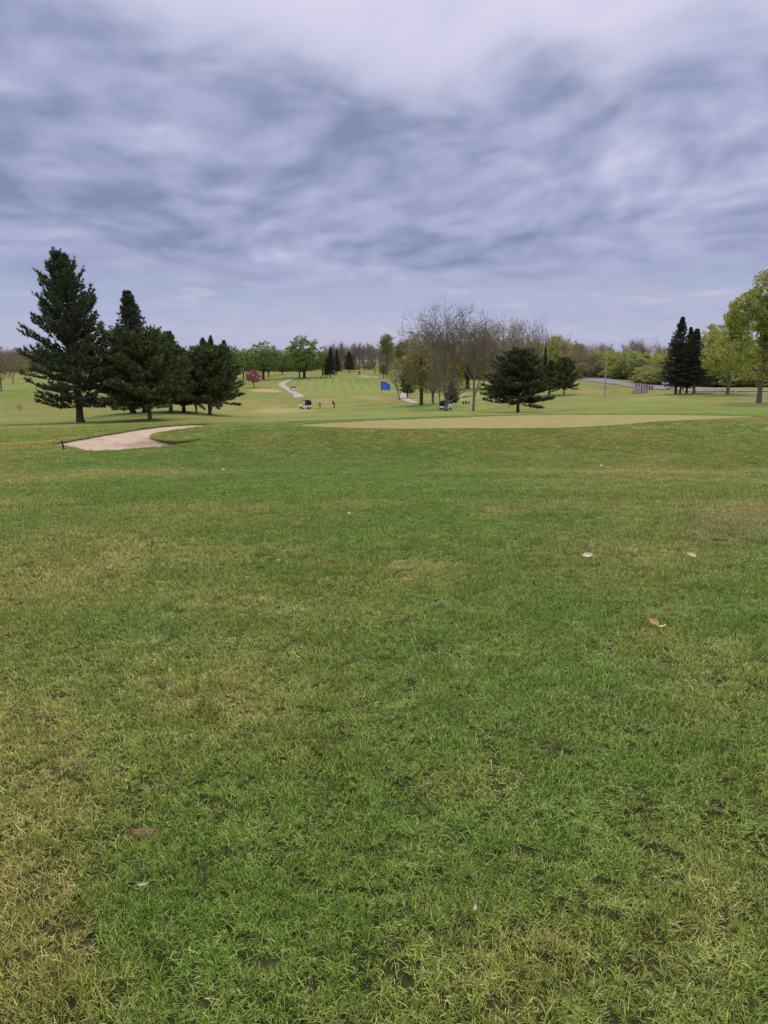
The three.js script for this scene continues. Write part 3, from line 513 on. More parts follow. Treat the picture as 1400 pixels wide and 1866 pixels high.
// bare and budding trees: stems that fork again and again, then are sized to the tree
function forked(o) {
  const r = rng(o.seed), segs = [], lv = new Leaves(), buds = [];
  const perp = d => { const a = V3(r() - 0.5, r() - 0.5, r() - 0.5).cross(d).normalize(); return a; };
  function grow(p, d, len, rad, lev) {
    const n = lev === 0 ? 7 : lev < 3 ? 4 : 2; let q = p.clone(), dir = d.clone(); const spots = [];
    for (let k = 0; k < n; k++) { dir.addScaledVector(V3(0, 1, 0), (o.tropism ?? 0.1) * (lev ? 1 : 0.3)).add(V3((r() - 0.5), (r() - 0.5) * 0.6, (r() - 0.5)).multiplyScalar(lev === 0 ? 0.1 : 0.24)).normalize(); const e = q.clone().addScaledVector(dir, len / n), r0 = rad * lerp(1, 0.6, k / n), r1 = rad * lerp(1, 0.6, (k + 1) / n); segs.push([q, e, r0, r1, lev]); spots.push([e, dir.clone(), r1, (k + 1) / n]); q = e; }
    if (lev >= o.depth) { buds.push([q, dir]); return; }
    const kids = o.kids[lev] ?? 4;
    for (let k = 0; k < kids; k++) { const f = lev === 0 ? lerp(o.bare ?? 0.4, 1, (k + r() * 0.8) / kids) : lerp(0.25, 1, (k + r()) / kids), s = spots[Math.min(n - 1, Math.floor(f * n))], ang = (k === kids - 1 ? 0.25 : o.angle[0] + r() * (o.angle[1] - o.angle[0])), nd = s[1].clone().multiplyScalar(Math.cos(ang)).addScaledVector(perp(s[1]), Math.sin(ang)).normalize(); if (nd.y < -0.1) nd.y = -0.1 + r() * 0.1; grow(s[0], nd, len * (o.ratio[lev] ?? 0.6) * (0.75 + r() * 0.5) * (lev === 0 ? 1.15 - 0.35 * f : 1), s[2] * (0.56 + r() * 0.22), lev + 1); }
  }
  for (const st of o.stems) grow(V3(...st.p), V3(...st.d).normalize(), st.len, st.r, 0);
  const ends = k => segs.map(s => s[1][k]).sort((a, b) => a - b), xs = ends('x'), ys = ends('y'), zs = ends('z'), pc = (a, q) => a[Math.floor((a.length - 1) * q)], x0 = pc(xs, 0.015), x1 = pc(xs, 0.985), y1 = pc(ys, 0.999), w2 = Math.max(-pc(zs, 0.015), pc(zs, 0.985));
  const ky = o.h / y1, kx = o.w * 2 / (x1 - x0), kz = Math.min(kx, o.w * 1.2 / w2), wood = new Wood(), thin = new Wood(), soft = (a, w) => Math.abs(a) > w ? Math.sign(a) * (w + (Math.abs(a) - w) * 0.2) : a, cx = (x0 + x1) / 2 * kx, map = v => V3(cx + soft(v.x * kx - cx, o.w), v.y * ky, soft(v.z * kz, o.w * 1.1)), tip = o.tipR;
  for (const [a, b, ra, rb, lev] of segs) { const R = Math.max(tip, ra), m = lev < 2 ? wood : thin; m.limb(map(a), map(b), R, Math.max(tip * 0.8, rb), lev === 0 ? 9 : lev === 1 ? 6 : 3); }
  { const st = o.stems[0]; wood.limb(V3(0, -0.3, 0), V3(0, o.h * 0.014, 0), st.r * 1.7, st.r * 1.15, 10); wood.limb(V3(0, o.h * 0.014, 0), V3(0, o.h * 0.05, 0), st.r * 1.15, st.r, 10); }
  for (const [p, d] of buds) for (let k = 0; k < (o.buds ?? 0); k++) { const q = map(p); lv.leaf(r, q.x + (r() - 0.5) * o.spread, q.y + (r() - 0.5) * o.spread - 0.1, q.z + (r() - 0.5) * o.spread, o.leaf * (0.6 + r() * 0.8), vary(r, o.cols[Math.floor(r() * o.cols.length)])); }
  return { wood: wood.geo(), thin: thin.geo(), leaf: lv.p.length ? lv.geo() : null, tris: lv.p.length / 9 + (wood.i.length + thin.i.length) / 3 };
}
let treeTris = 0;
function tree(name, shape, bark, leafM, p, turn, scale, label, category, group, crownName = 'crown') {
  const t = new THREE.Group(); treeTris += shape.tris;
  mesh(shape.wood, bark, 'trunk', t);
  if (shape.thin) mesh(shape.thin, bark === BARK.pale ? BARK.twig : bark, 'branches', t).userData.kind = 'stuff';
  if (shape.leaf) mesh(shape.leaf, leafM, crownName, t).userData.kind = 'stuff';
  top(t, name); t.position.copy(p); t.rotation.y = turn; t.scale.set(...(Array.isArray(scale) ? scale : [scale, scale, scale]));
  return tag(t, label, category, group);
}
const rise = (p, px, py) => at(px, py, -p.z).y - p.y;            // height of a thing whose top is seen at that row
const span = (p, w) => w * -p.z / F;                             // metres across so many columns at that depth

const pineCol = { col: [0.059, 0.083, 0.033], tip: [0.118, 0.142, 0.052] }, scotsCol = { col: [0.068, 0.097, 0.032], tip: [0.165, 0.195, 0.059], tipShare: 0.3 }, spruceCol = { col: [0.055, 0.078, 0.035], tip: [0.100, 0.120, 0.050] }, ruddySpruce = { col: [0.050, 0.057, 0.032], tip: [0.085, 0.090, 0.047] };
const bigProfile = t => (0.62 + 0.38 * Math.sin(Math.min(1, t * 3.2) * 1.5708)) * Math.pow(1 - t, 0.5) * 1.0 + 0.03, roundProfile = t => Math.sqrt(Math.max(0.02, 1 - (t - 0.4) ** 2 / 0.385)) * 0.98 + 0.02, coneProfile = t => Math.pow(1 - t, 0.75) * (0.85 + 0.15 * Math.min(1, t * 8)) + 0.07, flatProfile = t => t < 0.5 ? 0.95 - 0.12 * t : Math.sqrt(Math.max(0.02, 1 - ((t - 0.45) / 0.58) ** 2)) * 0.86;
const PINE = { nl: 0.32, nw: 0.05, nn: 6, inner: 0.25, shoots: 4, shootLen: 0.85, rise: [-0.18, 0.75], curl: 0.55, per: 6, brush: 2, step: 0.55 };
const SPRUCE = { nl: 0.27, nw: 0.055, nn: 5, inner: 0.12, shoots: 4, shootLen: 0.6, shootRise: -0.25, rise: [-0.3, 0.6], curl: 0.35, per: 6, brush: 2, step: 0.45 };

{ // the pines on the left
  let p = spot(150, 770, 75);
  tree('pine_tree', conifer({ ...PINE, ...pineCol, seed: 11, h: rise(p, 122, 459) * 0.94, base: 0.1, reach: span(p, 92), profile: bigProfile, levels: 34, per: 7.5, trunk: 0.36, lean: -0.07, side: 0.12, sideAz: 3.14, gap: 0.1, shoots: 5, rise: [-0.28, 0.85] }), BARK.pine, needleMat, p, 0.2, 1, 'tallest dark pine, standing alone at the left beyond the bunker', 'pine tree');
  p = spot(276, 766, 77);
  tree('pine_tree', conifer({ ...PINE, ...scotsCol, seed: 23, h: rise(p, 250, 603) * 0.86, base: 0.18, reach: span(p, 84), profile: roundProfile, levels: 21, per: 9, trunk: 0.25, lean: -0.16, forks: [{ t0: 0.09, t1: 0.5, dx: -2.1, dz: 0.5 }, { t0: 0.14, t1: 0.6, dx: 1.3, dz: -0.6 }], side: 0.16, sideAz: 3.14, rise: [-0.2, 0.45], curl: 0.4, shoots: 6 }), BARK.scots, needleMat, p, 0, 1, 'rounded pine with forked trunk just behind the bunker', 'pine tree');
  p = spot(244, 752, 96);
  tree('spruce_tree', conifer({ ...SPRUCE, ...spruceCol, seed: 31, h: rise(p, 240, 534), base: 0.08, reach: span(p, 50), profile: coneProfile, levels: 34, per: 8, trunk: 0.34, rise: [-0.2, 0.7] }), BARK.pine, needleMat, p, 1, 1, 'pointed spruce rising between the two nearest left pines', 'spruce tree');
  p = spot(312, 749, 93);
  const mid = conifer({ ...PINE, ...pineCol, seed: 37, h: rise(p, 311, 614), base: 0.14, reach: span(p, 50), profile: t => bigProfile(t) * (t > 0.75 ? 0.75 : 1), levels: 22, per: 8, trunk: 0.25, rise: [-0.2, 0.9] });
  tree('pine_tree', mid, BARK.pine, needleMat, p, 0, 1, 'dark pine with a spiky top, right of the forked pine', 'pine tree');
  p = spot(383, 746.5, 98);
  const clump = conifer({ ...PINE, ...scotsCol, seed: 41, h: rise(p, 378, 631) * 0.86, base: 0.22, reach: span(p, 62), profile: flatProfile, levels: 19, per: 9, trunk: 0.23, forks: [{ t0: 0.03, t1: 0.55, dx: 0.9, dz: 0.3 }], shoots: 6, rise: [-0.25, 0.5], curl: 0.4 });
  tree('pine_tree', clump, BARK.scots, needleMat, p, 0, 1, 'broad pine at the right end of the left group', 'pine tree');
  p = spot(337, 747.5, 99); tree('pine_tree', mid, BARK.pine, needleMat, p, 2.2, [0.95, 0.82, 0.95], 'shorter dark pine between spiky pine and broad end pine', 'pine tree');
  p = spot(358, 747, 104); tree('pine_tree', clump, BARK.scots, needleMat, p, 3.9, [0.55, 0.8, 0.55], 'thin stemmed pine behind the broad end pine', 'pine tree');
  p = spot(262, 751.5, 97); tree('pine_tree', clump, BARK.scots, needleMat, p, 1.4, [0.95, 0.92, 0.95], 'thick trunked pine hidden behind the forked pine', 'pine tree');
  // pines on the right of the flag
  p = spot(944, 752, 112);
  tree('pine_tree', conifer({ ...PINE, ...pineCol, seed: 53, h: rise(p, 942, 640) * 0.9, base: 0.19, reach: span(p, 64), profile: t => (t < 0.3 ? 0.98 : t < 0.5 ? lerp(0.98, 0.68, (t - 0.3) / 0.2) : Math.sqrt(Math.max(0.02, 1 - ((t - 0.45) / 0.57) ** 2)) * 0.7), levels: 21, per: 9, trunk: 0.24, side: 0.06, sideAz: 3.14, shoots: 6, rise: [-0.25, 0.5], curl: 0.4, gap: 0.06 }), BARK.pine, needleMat, p, 0.5, 1, 'broad dark pine standing alone right of the flag', 'pine tree');
  p = spot(1028, 709, 208); tree('pine_tree', clump, BARK.scots, needleMat, p, 1.1, [0.86, rise(p, 1030, 652) / rise(spot(383, 746.5, 98), 378, 631), 0.86], 'low forked pine beside the road, left of utility pole', 'pine tree');
  p = spot(1002, 711, 214); tree('pine_tree', mid, BARK.pine, needleMat, p, 0.4, [1.05, 0.98, 1.05], 'dark pine between the lone pine and the roadside pine', 'pine tree');
  p = spot(742, 724, 220); tree('pine_tree', mid, BARK.pine, needleMat, p, 4.4, [0.82, 1.02, 0.82], 'dark narrow pine just right of the blue flag', 'pine tree');
  p = spot(823, 735, 168); tree('pine_tree', clump, BARK.pine, needleMat, p, 2.5, [0.36, 0.48, 0.36], 'small dark round pine behind the parked cart', 'pine tree');
  // spruces by the road
  p = spot(1233, 712, 172);
  const sp = conifer({ ...SPRUCE, ...ruddySpruce, seed: 61, h: rise(p, 1238, 579), base: 0.17, reach: span(p, 33), profile: t => Math.pow(1 - t, 0.9) + 0.035, levels: 32, per: 8, trunk: 0.3, rise: [-0.38, 0.55] }), sh = rise(p, 1238, 579);
  tree('spruce_tree', sp, BARK.pine, needleMat, p, 0, 1, 'tallest pointed spruce beside the road on the right', 'spruce tree');
  p = spot(1263, 713, 170); tree('spruce_tree', sp, BARK.ruddy, needleMat, p, 2, [1.06, rise(p, 1264, 600) / sh, 1.06], 'spruce at the right end of the roadside spruces', 'spruce tree');
  p = spot(1252, 713, 178); tree('spruce_tree', sp, BARK.pine, needleMat, p, 4, [0.8, rise(p, 1258, 597) / sh, 0.8], 'spruce third from left among the roadside spruces', 'spruce tree');
  p = spot(1241, 712.5, 176); tree('spruce_tree', sp, BARK.pine, needleMat, p, 5, [0.75, 0.62, 0.75], 'short spruce second from left among the roadside spruces', 'spruce tree');
  // far conifers
  for (const [px, py, d, tp, w, src, l] of [[603, 688.5, 418, 632, 13, 0, 'dark spruce right of the big far maple'], [596, 688, 426, 652, 10, 0, 'small dark spruce under the right side of far maple'], [614, 684, 470, 637, 10, 0, 'far greyish spruce behind the dark spruce'], [637, 678.5, 520, 643, 13, 1, 'small dark pine on the far rise, left of flag'], [372, 698, 330, 621, 21, 1, 'far pine top left above the broad end pine'], [388, 696, 340, 617, 15, 1, 'far narrow pine top centre above the broad end pine'], [411, 694, 345, 625, 19, 1, 'far round pine top right above the broad end pine'], [992, 702, 300, 624, 7, 0, 'narrow dark conifer behind the lone pine']]) {
    p = spot(px, py, d); const H = rise(p, px, tp), W = span(p, w);
    tree(src ? 'pine_tree' : 'spruce_tree', src ? mid : sp, BARK.dark, needleMat, p, px, src ? [W / 3.3, H / 9, W / 3.3] : [W / 4.4, H / sh, W / 4.4], l, src ? 'pine tree' : 'spruce tree');
  }
}
// ---- leafy trees
const GREENS = { maple: [[0.18, 0.27, 0.04], [0.14, 0.22, 0.038], [0.23, 0.31, 0.05]], bright: [[0.37, 0.42, 0.06], [0.3, 0.35, 0.05], [0.44, 0.47, 0.08]], deep: [[0.12, 0.19, 0.04], [0.15, 0.22, 0.045]], olive: [[0.29, 0.28, 0.065], [0.22, 0.215, 0.06], [0.36, 0.33, 0.075]], grey: [[0.24, 0.2, 0.14], [0.28, 0.25, 0.15]], pink: [[0.42, 0.13, 0.19], [0.32, 0.1, 0.15], [0.5, 0.22, 0.27]], rust: [[0.36, 0.22, 0.15], [0.3, 0.21, 0.12]], young: [[0.4, 0.42, 0.08], [0.48, 0.48, 0.12], [0.33, 0.36, 0.07]] };
const UP = { lobes: [[0, 0.62, 0, 0.34, 0.36], [-0.16, 0.5, 0.05, 0.22, 0.24], [0.17, 0.52, -0.05, 0.22, 0.24], [0.02, 0.74, 0, 0.22, 0.24]] };
const protos = {};
{
  let p = spot(1383, 735, 108); const H = rise(p, 1395, 466);
  tree('leafy_tree', broad({ seed: 71, h: H, trunk: 0.34, fork: 0.2, low: 0.17, stems: [[[0, 0, 0], [0.0, 0.26, 0], [0.005, 0.55, 0], [0.02, 0.86, 0]], [[0, 0.19, 0], [-0.1, 0.27, 0.02], [-0.18, 0.4, 0.02]], [[0, 0.2, 0], [0.12, 0.27, 0], [0.2, 0.4, 0]]], lobes: [[-0.05, 0.36, 0, 0.34, 0.19], [0.0, 0.54, 0, 0.28, 0.2], [0.05, 0.76, 0, 0.16, 0.24], [-0.13, 0.58, 0.03, 0.15, 0.18], [0.14, 0.5, 0, 0.24, 0.24]], points: 760, per: 30, puff: 0.033, leaf: 0.3, cols: GREENS.bright, twigs: 2, twigLen: 0.05, arch: 0.25, sparse: -0.2 }), BARK.grey, leafMat, p, 0, 1, 'tall fresh green leafy tree cut by the right edge', 'leafy tree');
  p = spot(1326, 716, 162);
  tree('leafy_tree', broad({ seed: 72, h: rise(p, 1318, 578), trunk: 0.36, fork: 0.25, low: 0.22, stems: [[[0, 0, 0], [0.01, 0.3, 0], [-0.02, 0.6, 0]]], lobes: [[-0.06, 0.6, 0, 0.36, 0.38], [-0.2, 0.5, 0, 0.22, 0.25], [0.16, 0.5, 0, 0.24, 0.25]], points: 420, per: 28, puff: 0.045, leaf: 0.36, cols: GREENS.bright, twigs: 2, twigLen: 0.05, arch: 0.2 }), BARK.grey, leafMat, p, 0.3, 1, 'leafy tree with a pale trunk behind the rail fence', 'leafy tree');
  p = spot(1296, 709, 232);
  protos.young = { s: broad({ seed: 73, h: 15, trunk: 0.25, low: 0.14, fork: 0.14, ...UP, points: 260, per: 22, puff: 0.05, leaf: 0.42, cols: GREENS.young, twigs: 2, twigLen: 0.05, arch: 0.2 }), h: 15, w: 5.6 };
  protos.maple = { s: broad({ seed: 74, h: 20, trunk: 0.62, low: 0.15, fork: 0.1, stems: [[[0, 0, 0], [0, 0.12, 0], [-0.05, 0.4, 0], [-0.08, 0.65, 0]], [[0, 0.1, 0], [0.05, 0.3, 0.02], [0.1, 0.6, 0.02]], [[0, 0.11, 0], [0.0, 0.3, -0.03], [0.01, 0.75, -0.02]], [[0, 0.1, 0], [-0.12, 0.25, 0], [-0.25, 0.42, 0]]], lobes: [[0, 0.62, 0, 0.42, 0.36], [-0.25, 0.45, 0, 0.28, 0.26], [0.27, 0.43, 0, 0.28, 0.26], [0, 0.7, 0, 0.3, 0.29]], points: 420, per: 24, puff: 0.045, leaf: 0.5, cols: GREENS.maple, twigs: 2, twigLen: 0.05, arch: 0.2, hollow: 0.5 }), h: 20, w: 10.5 };
  protos.maple2 = { s: broad({ seed: 75, h: 20, trunk: 0.6, low: 0.16, fork: 0.12, stems: [[[0, 0, 0], [0.01, 0.16, 0], [0.02, 0.45, 0], [0, 0.7, 0]], [[0.01, 0.14, 0], [0.1, 0.35, 0], [0.15, 0.6, 0]], [[0.01, 0.14, 0], [-0.1, 0.35, 0], [-0.16, 0.58, 0]]], lobes: [[0, 0.6, 0, 0.4, 0.39], [-0.12, 0.5, 0.1, 0.32, 0.34], [0.14, 0.52, -0.1, 0.32, 0.34]], points: 420, per: 24, puff: 0.048, leaf: 0.5, cols: GREENS.maple, twigs: 1, twigLen: 0.05, hollow: 0.5 }), h: 20, w: 9 };
  protos.deep = { s: broad({ seed: 76, h: 18, trunk: 0.4, low: 0.14, fork: 0.12, ...UP, points: 240, per: 20, puff: 0.055, leaf: 0.55, cols: GREENS.deep, twigs: 1, arch: 0.2 }), h: 18, w: 7 };
  protos.olive = { s: broad({ seed: 77, h: 17, trunk: 0.5, low: 0.13, fork: 0.14, stems: [[[0, 0, 0], [0, 0.2, 0], [-0.03, 0.5, 0], [0, 0.75, 0]], [[0, 0.17, 0], [0.1, 0.4, 0], [0.16, 0.62, 0]], [[0, 0.17, 0], [-0.1, 0.35, 0], [-0.16, 0.55, 0]]], lobes: [[0, 0.6, 0, 0.34, 0.38], [0.1, 0.45, 0, 0.28, 0.26], [-0.12, 0.42, 0, 0.26, 0.26]], points: 420, per: 9, puff: 0.05, leaf: 0.3, cols: GREENS.olive, twigs: 4, twigLen: 0.06, budsOnTwigs: 3, arch: 0.2 }), h: 17, w: 6.2 };
  protos.green = { s: broad({ seed: 78, h: 22, trunk: 0.45, low: 0.2, fork: 0.15, stems: [[[0, 0, 0], [0, 0.4, 0], [0.02, 0.85, 0]], [[0, 0.25, 0], [0.1, 0.5, 0], [0.13, 0.8, 0]], [[0, 0.22, 0], [-0.09, 0.45, 0], [-0.14, 0.72, 0]]], lobes: [[0, 0.55, 0, 0.26, 0.42], [0.1, 0.75, 0, 0.13, 0.2], [-0.1, 0.66, 0, 0.15, 0.22]], points: 300, per: 12, puff: 0.045, leaf: 0.45, cols: [...GREENS.olive, ...GREENS.maple], twigs: 3, twigLen: 0.05, budsOnTwigs: 2, arch: 0.25 }), h: 22, w: 6.2 };
  const multi = h => [{ p: [0, 0, 0], d: [-0.05, 1, 0], len: h * 0.6, r: h * 0.013 }, { p: [-0.002 * h, h * 0.1, 0], d: [0.32, 1, 0.1], len: h * 0.5, r: h * 0.009 }, { p: [-0.004 * h, h * 0.13, 0], d: [-0.35, 1, -0.1], len: h * 0.45, r: h * 0.008 }];
  protos.haze = { s: forked({ seed: 79, h: 17, w: 6.2, stems: multi(17), depth: 4, kids: [6, 4, 4, 3], ratio: [0.55, 0.6, 0.6, 0.6], angle: [0.4, 0.85], tropism: 0.08, bare: 0.3, tipR: 0.017, buds: 2, spread: 0.5, leaf: 0.2, cols: [...GREENS.grey, ...GREENS.olive] }), h: 17, w: 6.2 };
  protos.poplar = { s: forked({ seed: 80, h: 22, w: 3.4, stems: [{ p: [0, 0, 0], d: [0, 1, 0], len: 20, r: 0.22 }], depth: 3, kids: [22, 5, 4], ratio: [0.24, 0.55, 0.6], angle: [0.35, 0.7], tropism: 0.2, bare: 0.25, tipR: 0.026, buds: 0, leaf: 0.2, cols: GREENS.grey }), h: 22, w: 3.4 };
  protos.pink = { s: broad({ seed: 81, h: 7.5, trunk: 0.16, low: 0.28, fork: 0.2, stems: [[[0, 0, 0], [0, 0.25, 0], [0.02, 0.5, 0]]], lobes: [[0, 0.63, 0, 0.44, 0.36]], points: 220, per: 22, puff: 0.06, leaf: 0.26, cols: GREENS.pink, twigs: 2, twigLen: 0.08, hollow: 0.4 }), h: 7.5, w: 3.5 };
  protos.rust = { s: broad({ seed: 82, h: 15, trunk: 0.3, low: 0.25, fork: 0.2, stems: [[[0, 0, 0], [0, 0.3, 0], [0.05, 0.7, 0]], [[0, 0.22, 0], [0.15, 0.45, 0], [0.25, 0.65, 0]]], lobes: [[0.02, 0.62, 0, 0.42, 0.36]], points: 320, per: 5, puff: 0.05, leaf: 0.25, cols: GREENS.rust, twigs: 4, twigLen: 0.06, tipR: 0.02, budsOnTwigs: 2, arch: 0.2 }), h: 15, w: 6.3 };
  const put = (name, kind, bark, px, py, d, tp, w, label, cat, mat = leafMat, crown = 'crown') => { const q = protos[kind], p = spot(px, py, d), H = rise(p, px, tp), W = span(p, w); tree(name, q.s, bark, mat, p, px * 1.7, [W / q.w, H / q.h, W / q.w], label, cat, undefined, crown); };
  put('leafy_tree', 'young', BARK.grey, 1296, 709, 235, 588, 30, 'pale young-leafed tree behind the roadside spruces', 'leafy tree');
  put('maple_tree', 'maple', BARK.dark, 555, 689, 420, 611, 44, 'largest round maple on the far rise by the path', 'maple tree');
  put('maple_tree', 'maple2', BARK.dark, 480, 689.5, 405, 620, 33, 'round maple behind the pink blossom tree', 'maple tree');
  put('maple_tree', 'maple2', BARK.dark, 546, 687, 436, 642, 20, 'small maple trunk just left of the largest maple', 'maple tree');
  put('maple_tree', 'deep', BARK.dark, 515, 683, 480, 644, 17, 'small dark maple between the two far round maples', 'maple tree');
  put('maple_tree', 'maple2', BARK.dark, 490, 685, 450, 645, 16, 'small maple tucked right behind the round maple', 'maple tree');
  put('maple_tree', 'maple', BARK.dark, 426, 694, 372, 629, 30, 'bright maple above the right end of left pines', 'maple tree');
  put('maple_tree', 'maple2', BARK.dark, 348, 697, 360, 631, 30, 'bright maple above the middle of left pines', 'maple tree');
  put('maple_tree', 'deep', BARK.dark, 444, 690, 420, 638, 22, 'deep green tree between broad pine and round maple', 'maple tree');
  put('maple_tree', 'deep', BARK.dark, 588, 686, 450, 640, 16, 'deep green tree right behind the largest maple', 'maple tree');
  put('blossom_tree', 'pink', BARK.dark, 463, 706.5, 334, 674, 16, 'small round pink blossom tree on the far slope', 'blossom tree', leafMat, 'blossom');
  put('poplar_tree', 'green', BARK.dark, 705, 685, 480, 606, 22, 'tall uneven green poplar above the blue flag', 'poplar tree');
  put('poplar_tree', 'green', BARK.dark, 735, 688, 455, 616, 20, 'olive green poplar right of the tall green poplar', 'poplar tree');
  put('budding_tree', 'haze', BARK.grey, 684, 682, 500, 636, 20, 'brownish budding tree left of the tall green poplar', 'budding tree');
  put('shrub', 'deep', BARK.dark, 699, 692, 410, 662, 11, 'small bright green shrub just above the blue flag', 'shrub');
  put('budding_tree', 'haze', BARK.grey, 728, 733.5, 205, 660, 25, 'purplish grey multi-stemmed budding tree right of flag', 'budding tree');
  put('budding_tree', 'olive', BARK.dark, 768, 738.5, 176, 594, 42, 'olive budding tree with a thick dark trunk', 'budding tree');
  put('budding_tree', 'olive', BARK.grey, 789, 738.5, 186, 640, 27, 'smaller olive budding tree with a grey trunk', 'budding tree');
  put('budding_tree', 'haze', BARK.grey, 801, 744, 156, 600, 24, 'slender grey stemmed budding tree left of the parked cart', 'budding tree');
  put('budding_tree', 'olive', BARK.dark, 852, 712, 290, 598, 46, 'wide olive budding tree behind the twin bare trees', 'budding tree');
  put('budding_tree', 'haze', BARK.grey, 905, 712, 275, 578, 46, 'wide hazy budding tree behind the lone pine', 'budding tree');
  put('budding_tree', 'olive', BARK.dark, 925, 708, 300, 612, 36, 'olive budding tree right behind the lone pine', 'budding tree');
  put('bare_tree', 'haze', BARK.pale, 929, 740, 156, 574, 24, 'bare tree with pale trunk showing under the lone pine', 'bare tree');
  put('bare_tree', 'haze', BARK.grey, 963, 718, 250, 576, 30, 'bare branched tree right behind the lone pine', 'bare tree');
  put('leafy_tree', 'young', BARK.grey, 1008, 696, 330, 610, 21, 'light green leafy tree behind the roadside pines', 'leafy tree');
  put('budding_tree', 'olive', BARK.grey, 1058, 688, 370, 634, 24, 'round olive budding tree at the far road bend', 'budding tree');
  put('budding_tree', 'rust', BARK.grey, 2, 706, 262, 628, 30, 'reddish budding tree at the left edge', 'budding tree');
  put('budding_tree', 'haze', BARK.grey, 24, 699, 330, 640, 20, 'greyish budding tree half hidden by the tallest pine', 'budding tree');
  for (const [px, tp, l] of [[607, 622, 'bare poplar left of pair behind the far spruces'], [622, 620, 'bare poplar right of pair behind the far spruces'], [648, 628, 'leftmost of the bare poplars left of the flag'], [655, 620, 'second bare poplar in the row left of flag'], [664, 624, 'middle bare poplar in the row left of flag'], [672, 621, 'fourth bare poplar in the row left of flag'], [680, 626, 'rightmost of the bare poplars left of the flag']])
    put('bare_poplar', 'poplar', BARK.twig, px, 677, 590 - (px % 7) * 6, tp, 8, l, 'bare tree');
}
{ // the twin bare trees
  let p = spot(813, 746.5, 142), H = rise(p, 838, 547);
  tree('bare_tree', forked({ seed: 95, h: H, w: span(p, 76), stems: [{ p: [0, 0, 0], d: [0.0, 1, 0], len: H * 0.24, r: 0.29 }, { p: [0, H * 0.13, 0], d: [-0.1, 1, 0.05], len: H * 0.62, r: 0.21 }, { p: [0, H * 0.13, 0], d: [0.2, 1, -0.06], len: H * 0.66, r: 0.2 }], depth: 4, kids: [8, 5, 5, 4], ratio: [0.58, 0.66, 0.62, 0.6], angle: [0.4, 0.95], tropism: 0.07, bare: 0.42, tipR: 0.02 }), BARK.twig, leafMat, p, 0, 1, 'tallest bare tree, forked low behind the parked cart', 'bare tree');
  p = spot(863, 748.5, 138); H = rise(p, 878, 560);
  tree('bare_tree', forked({ seed: 97, h: H, w: span(p, 50), stems: [{ p: [0, 0, 0], d: [0, 1, 0], len: H * 0.66, r: 0.23 }, { p: [0, H * 0.15, 0], d: [0.33, 1, 0], len: H * 0.5, r: 0.13 }, { p: [H * 0.05, H * 0.28, 0], d: [0.75, 0.8, 0.1], len: H * 0.3, r: 0.08 }], depth: 4, kids: [8, 5, 4, 4], ratio: [0.52, 0.66, 0.62, 0.6], angle: [0.4, 0.95], tropism: 0.07, bare: 0.42, tipR: 0.019, buds: 1, spread: 0.5, leaf: 0.16, cols: [...GREENS.olive, ...GREENS.grey] }), BARK.twig, leafMat, p, 0, 1, 'bare tree with pale trunk between bins and lone pine', 'bare tree');
  p = spot(37, 759, 150);
  tree('sapling', broad({ seed: 93, h: rise(p, 36, 736), trunk: 0.045, fork: 0.3, low: 0.35, lobes: [[0, 0.68, 0, 0.34, 0.32]], points: 60, tipR: 0.008, twigs: 3, twigLen: 0.1, leaf: 0.05, per: 0, cols: GREENS.grey, arch: 0.3 }), BARK.twig, leafMat, p, 0, 1, 'little bare sapling on the slope at the far left', 'sapling');
}
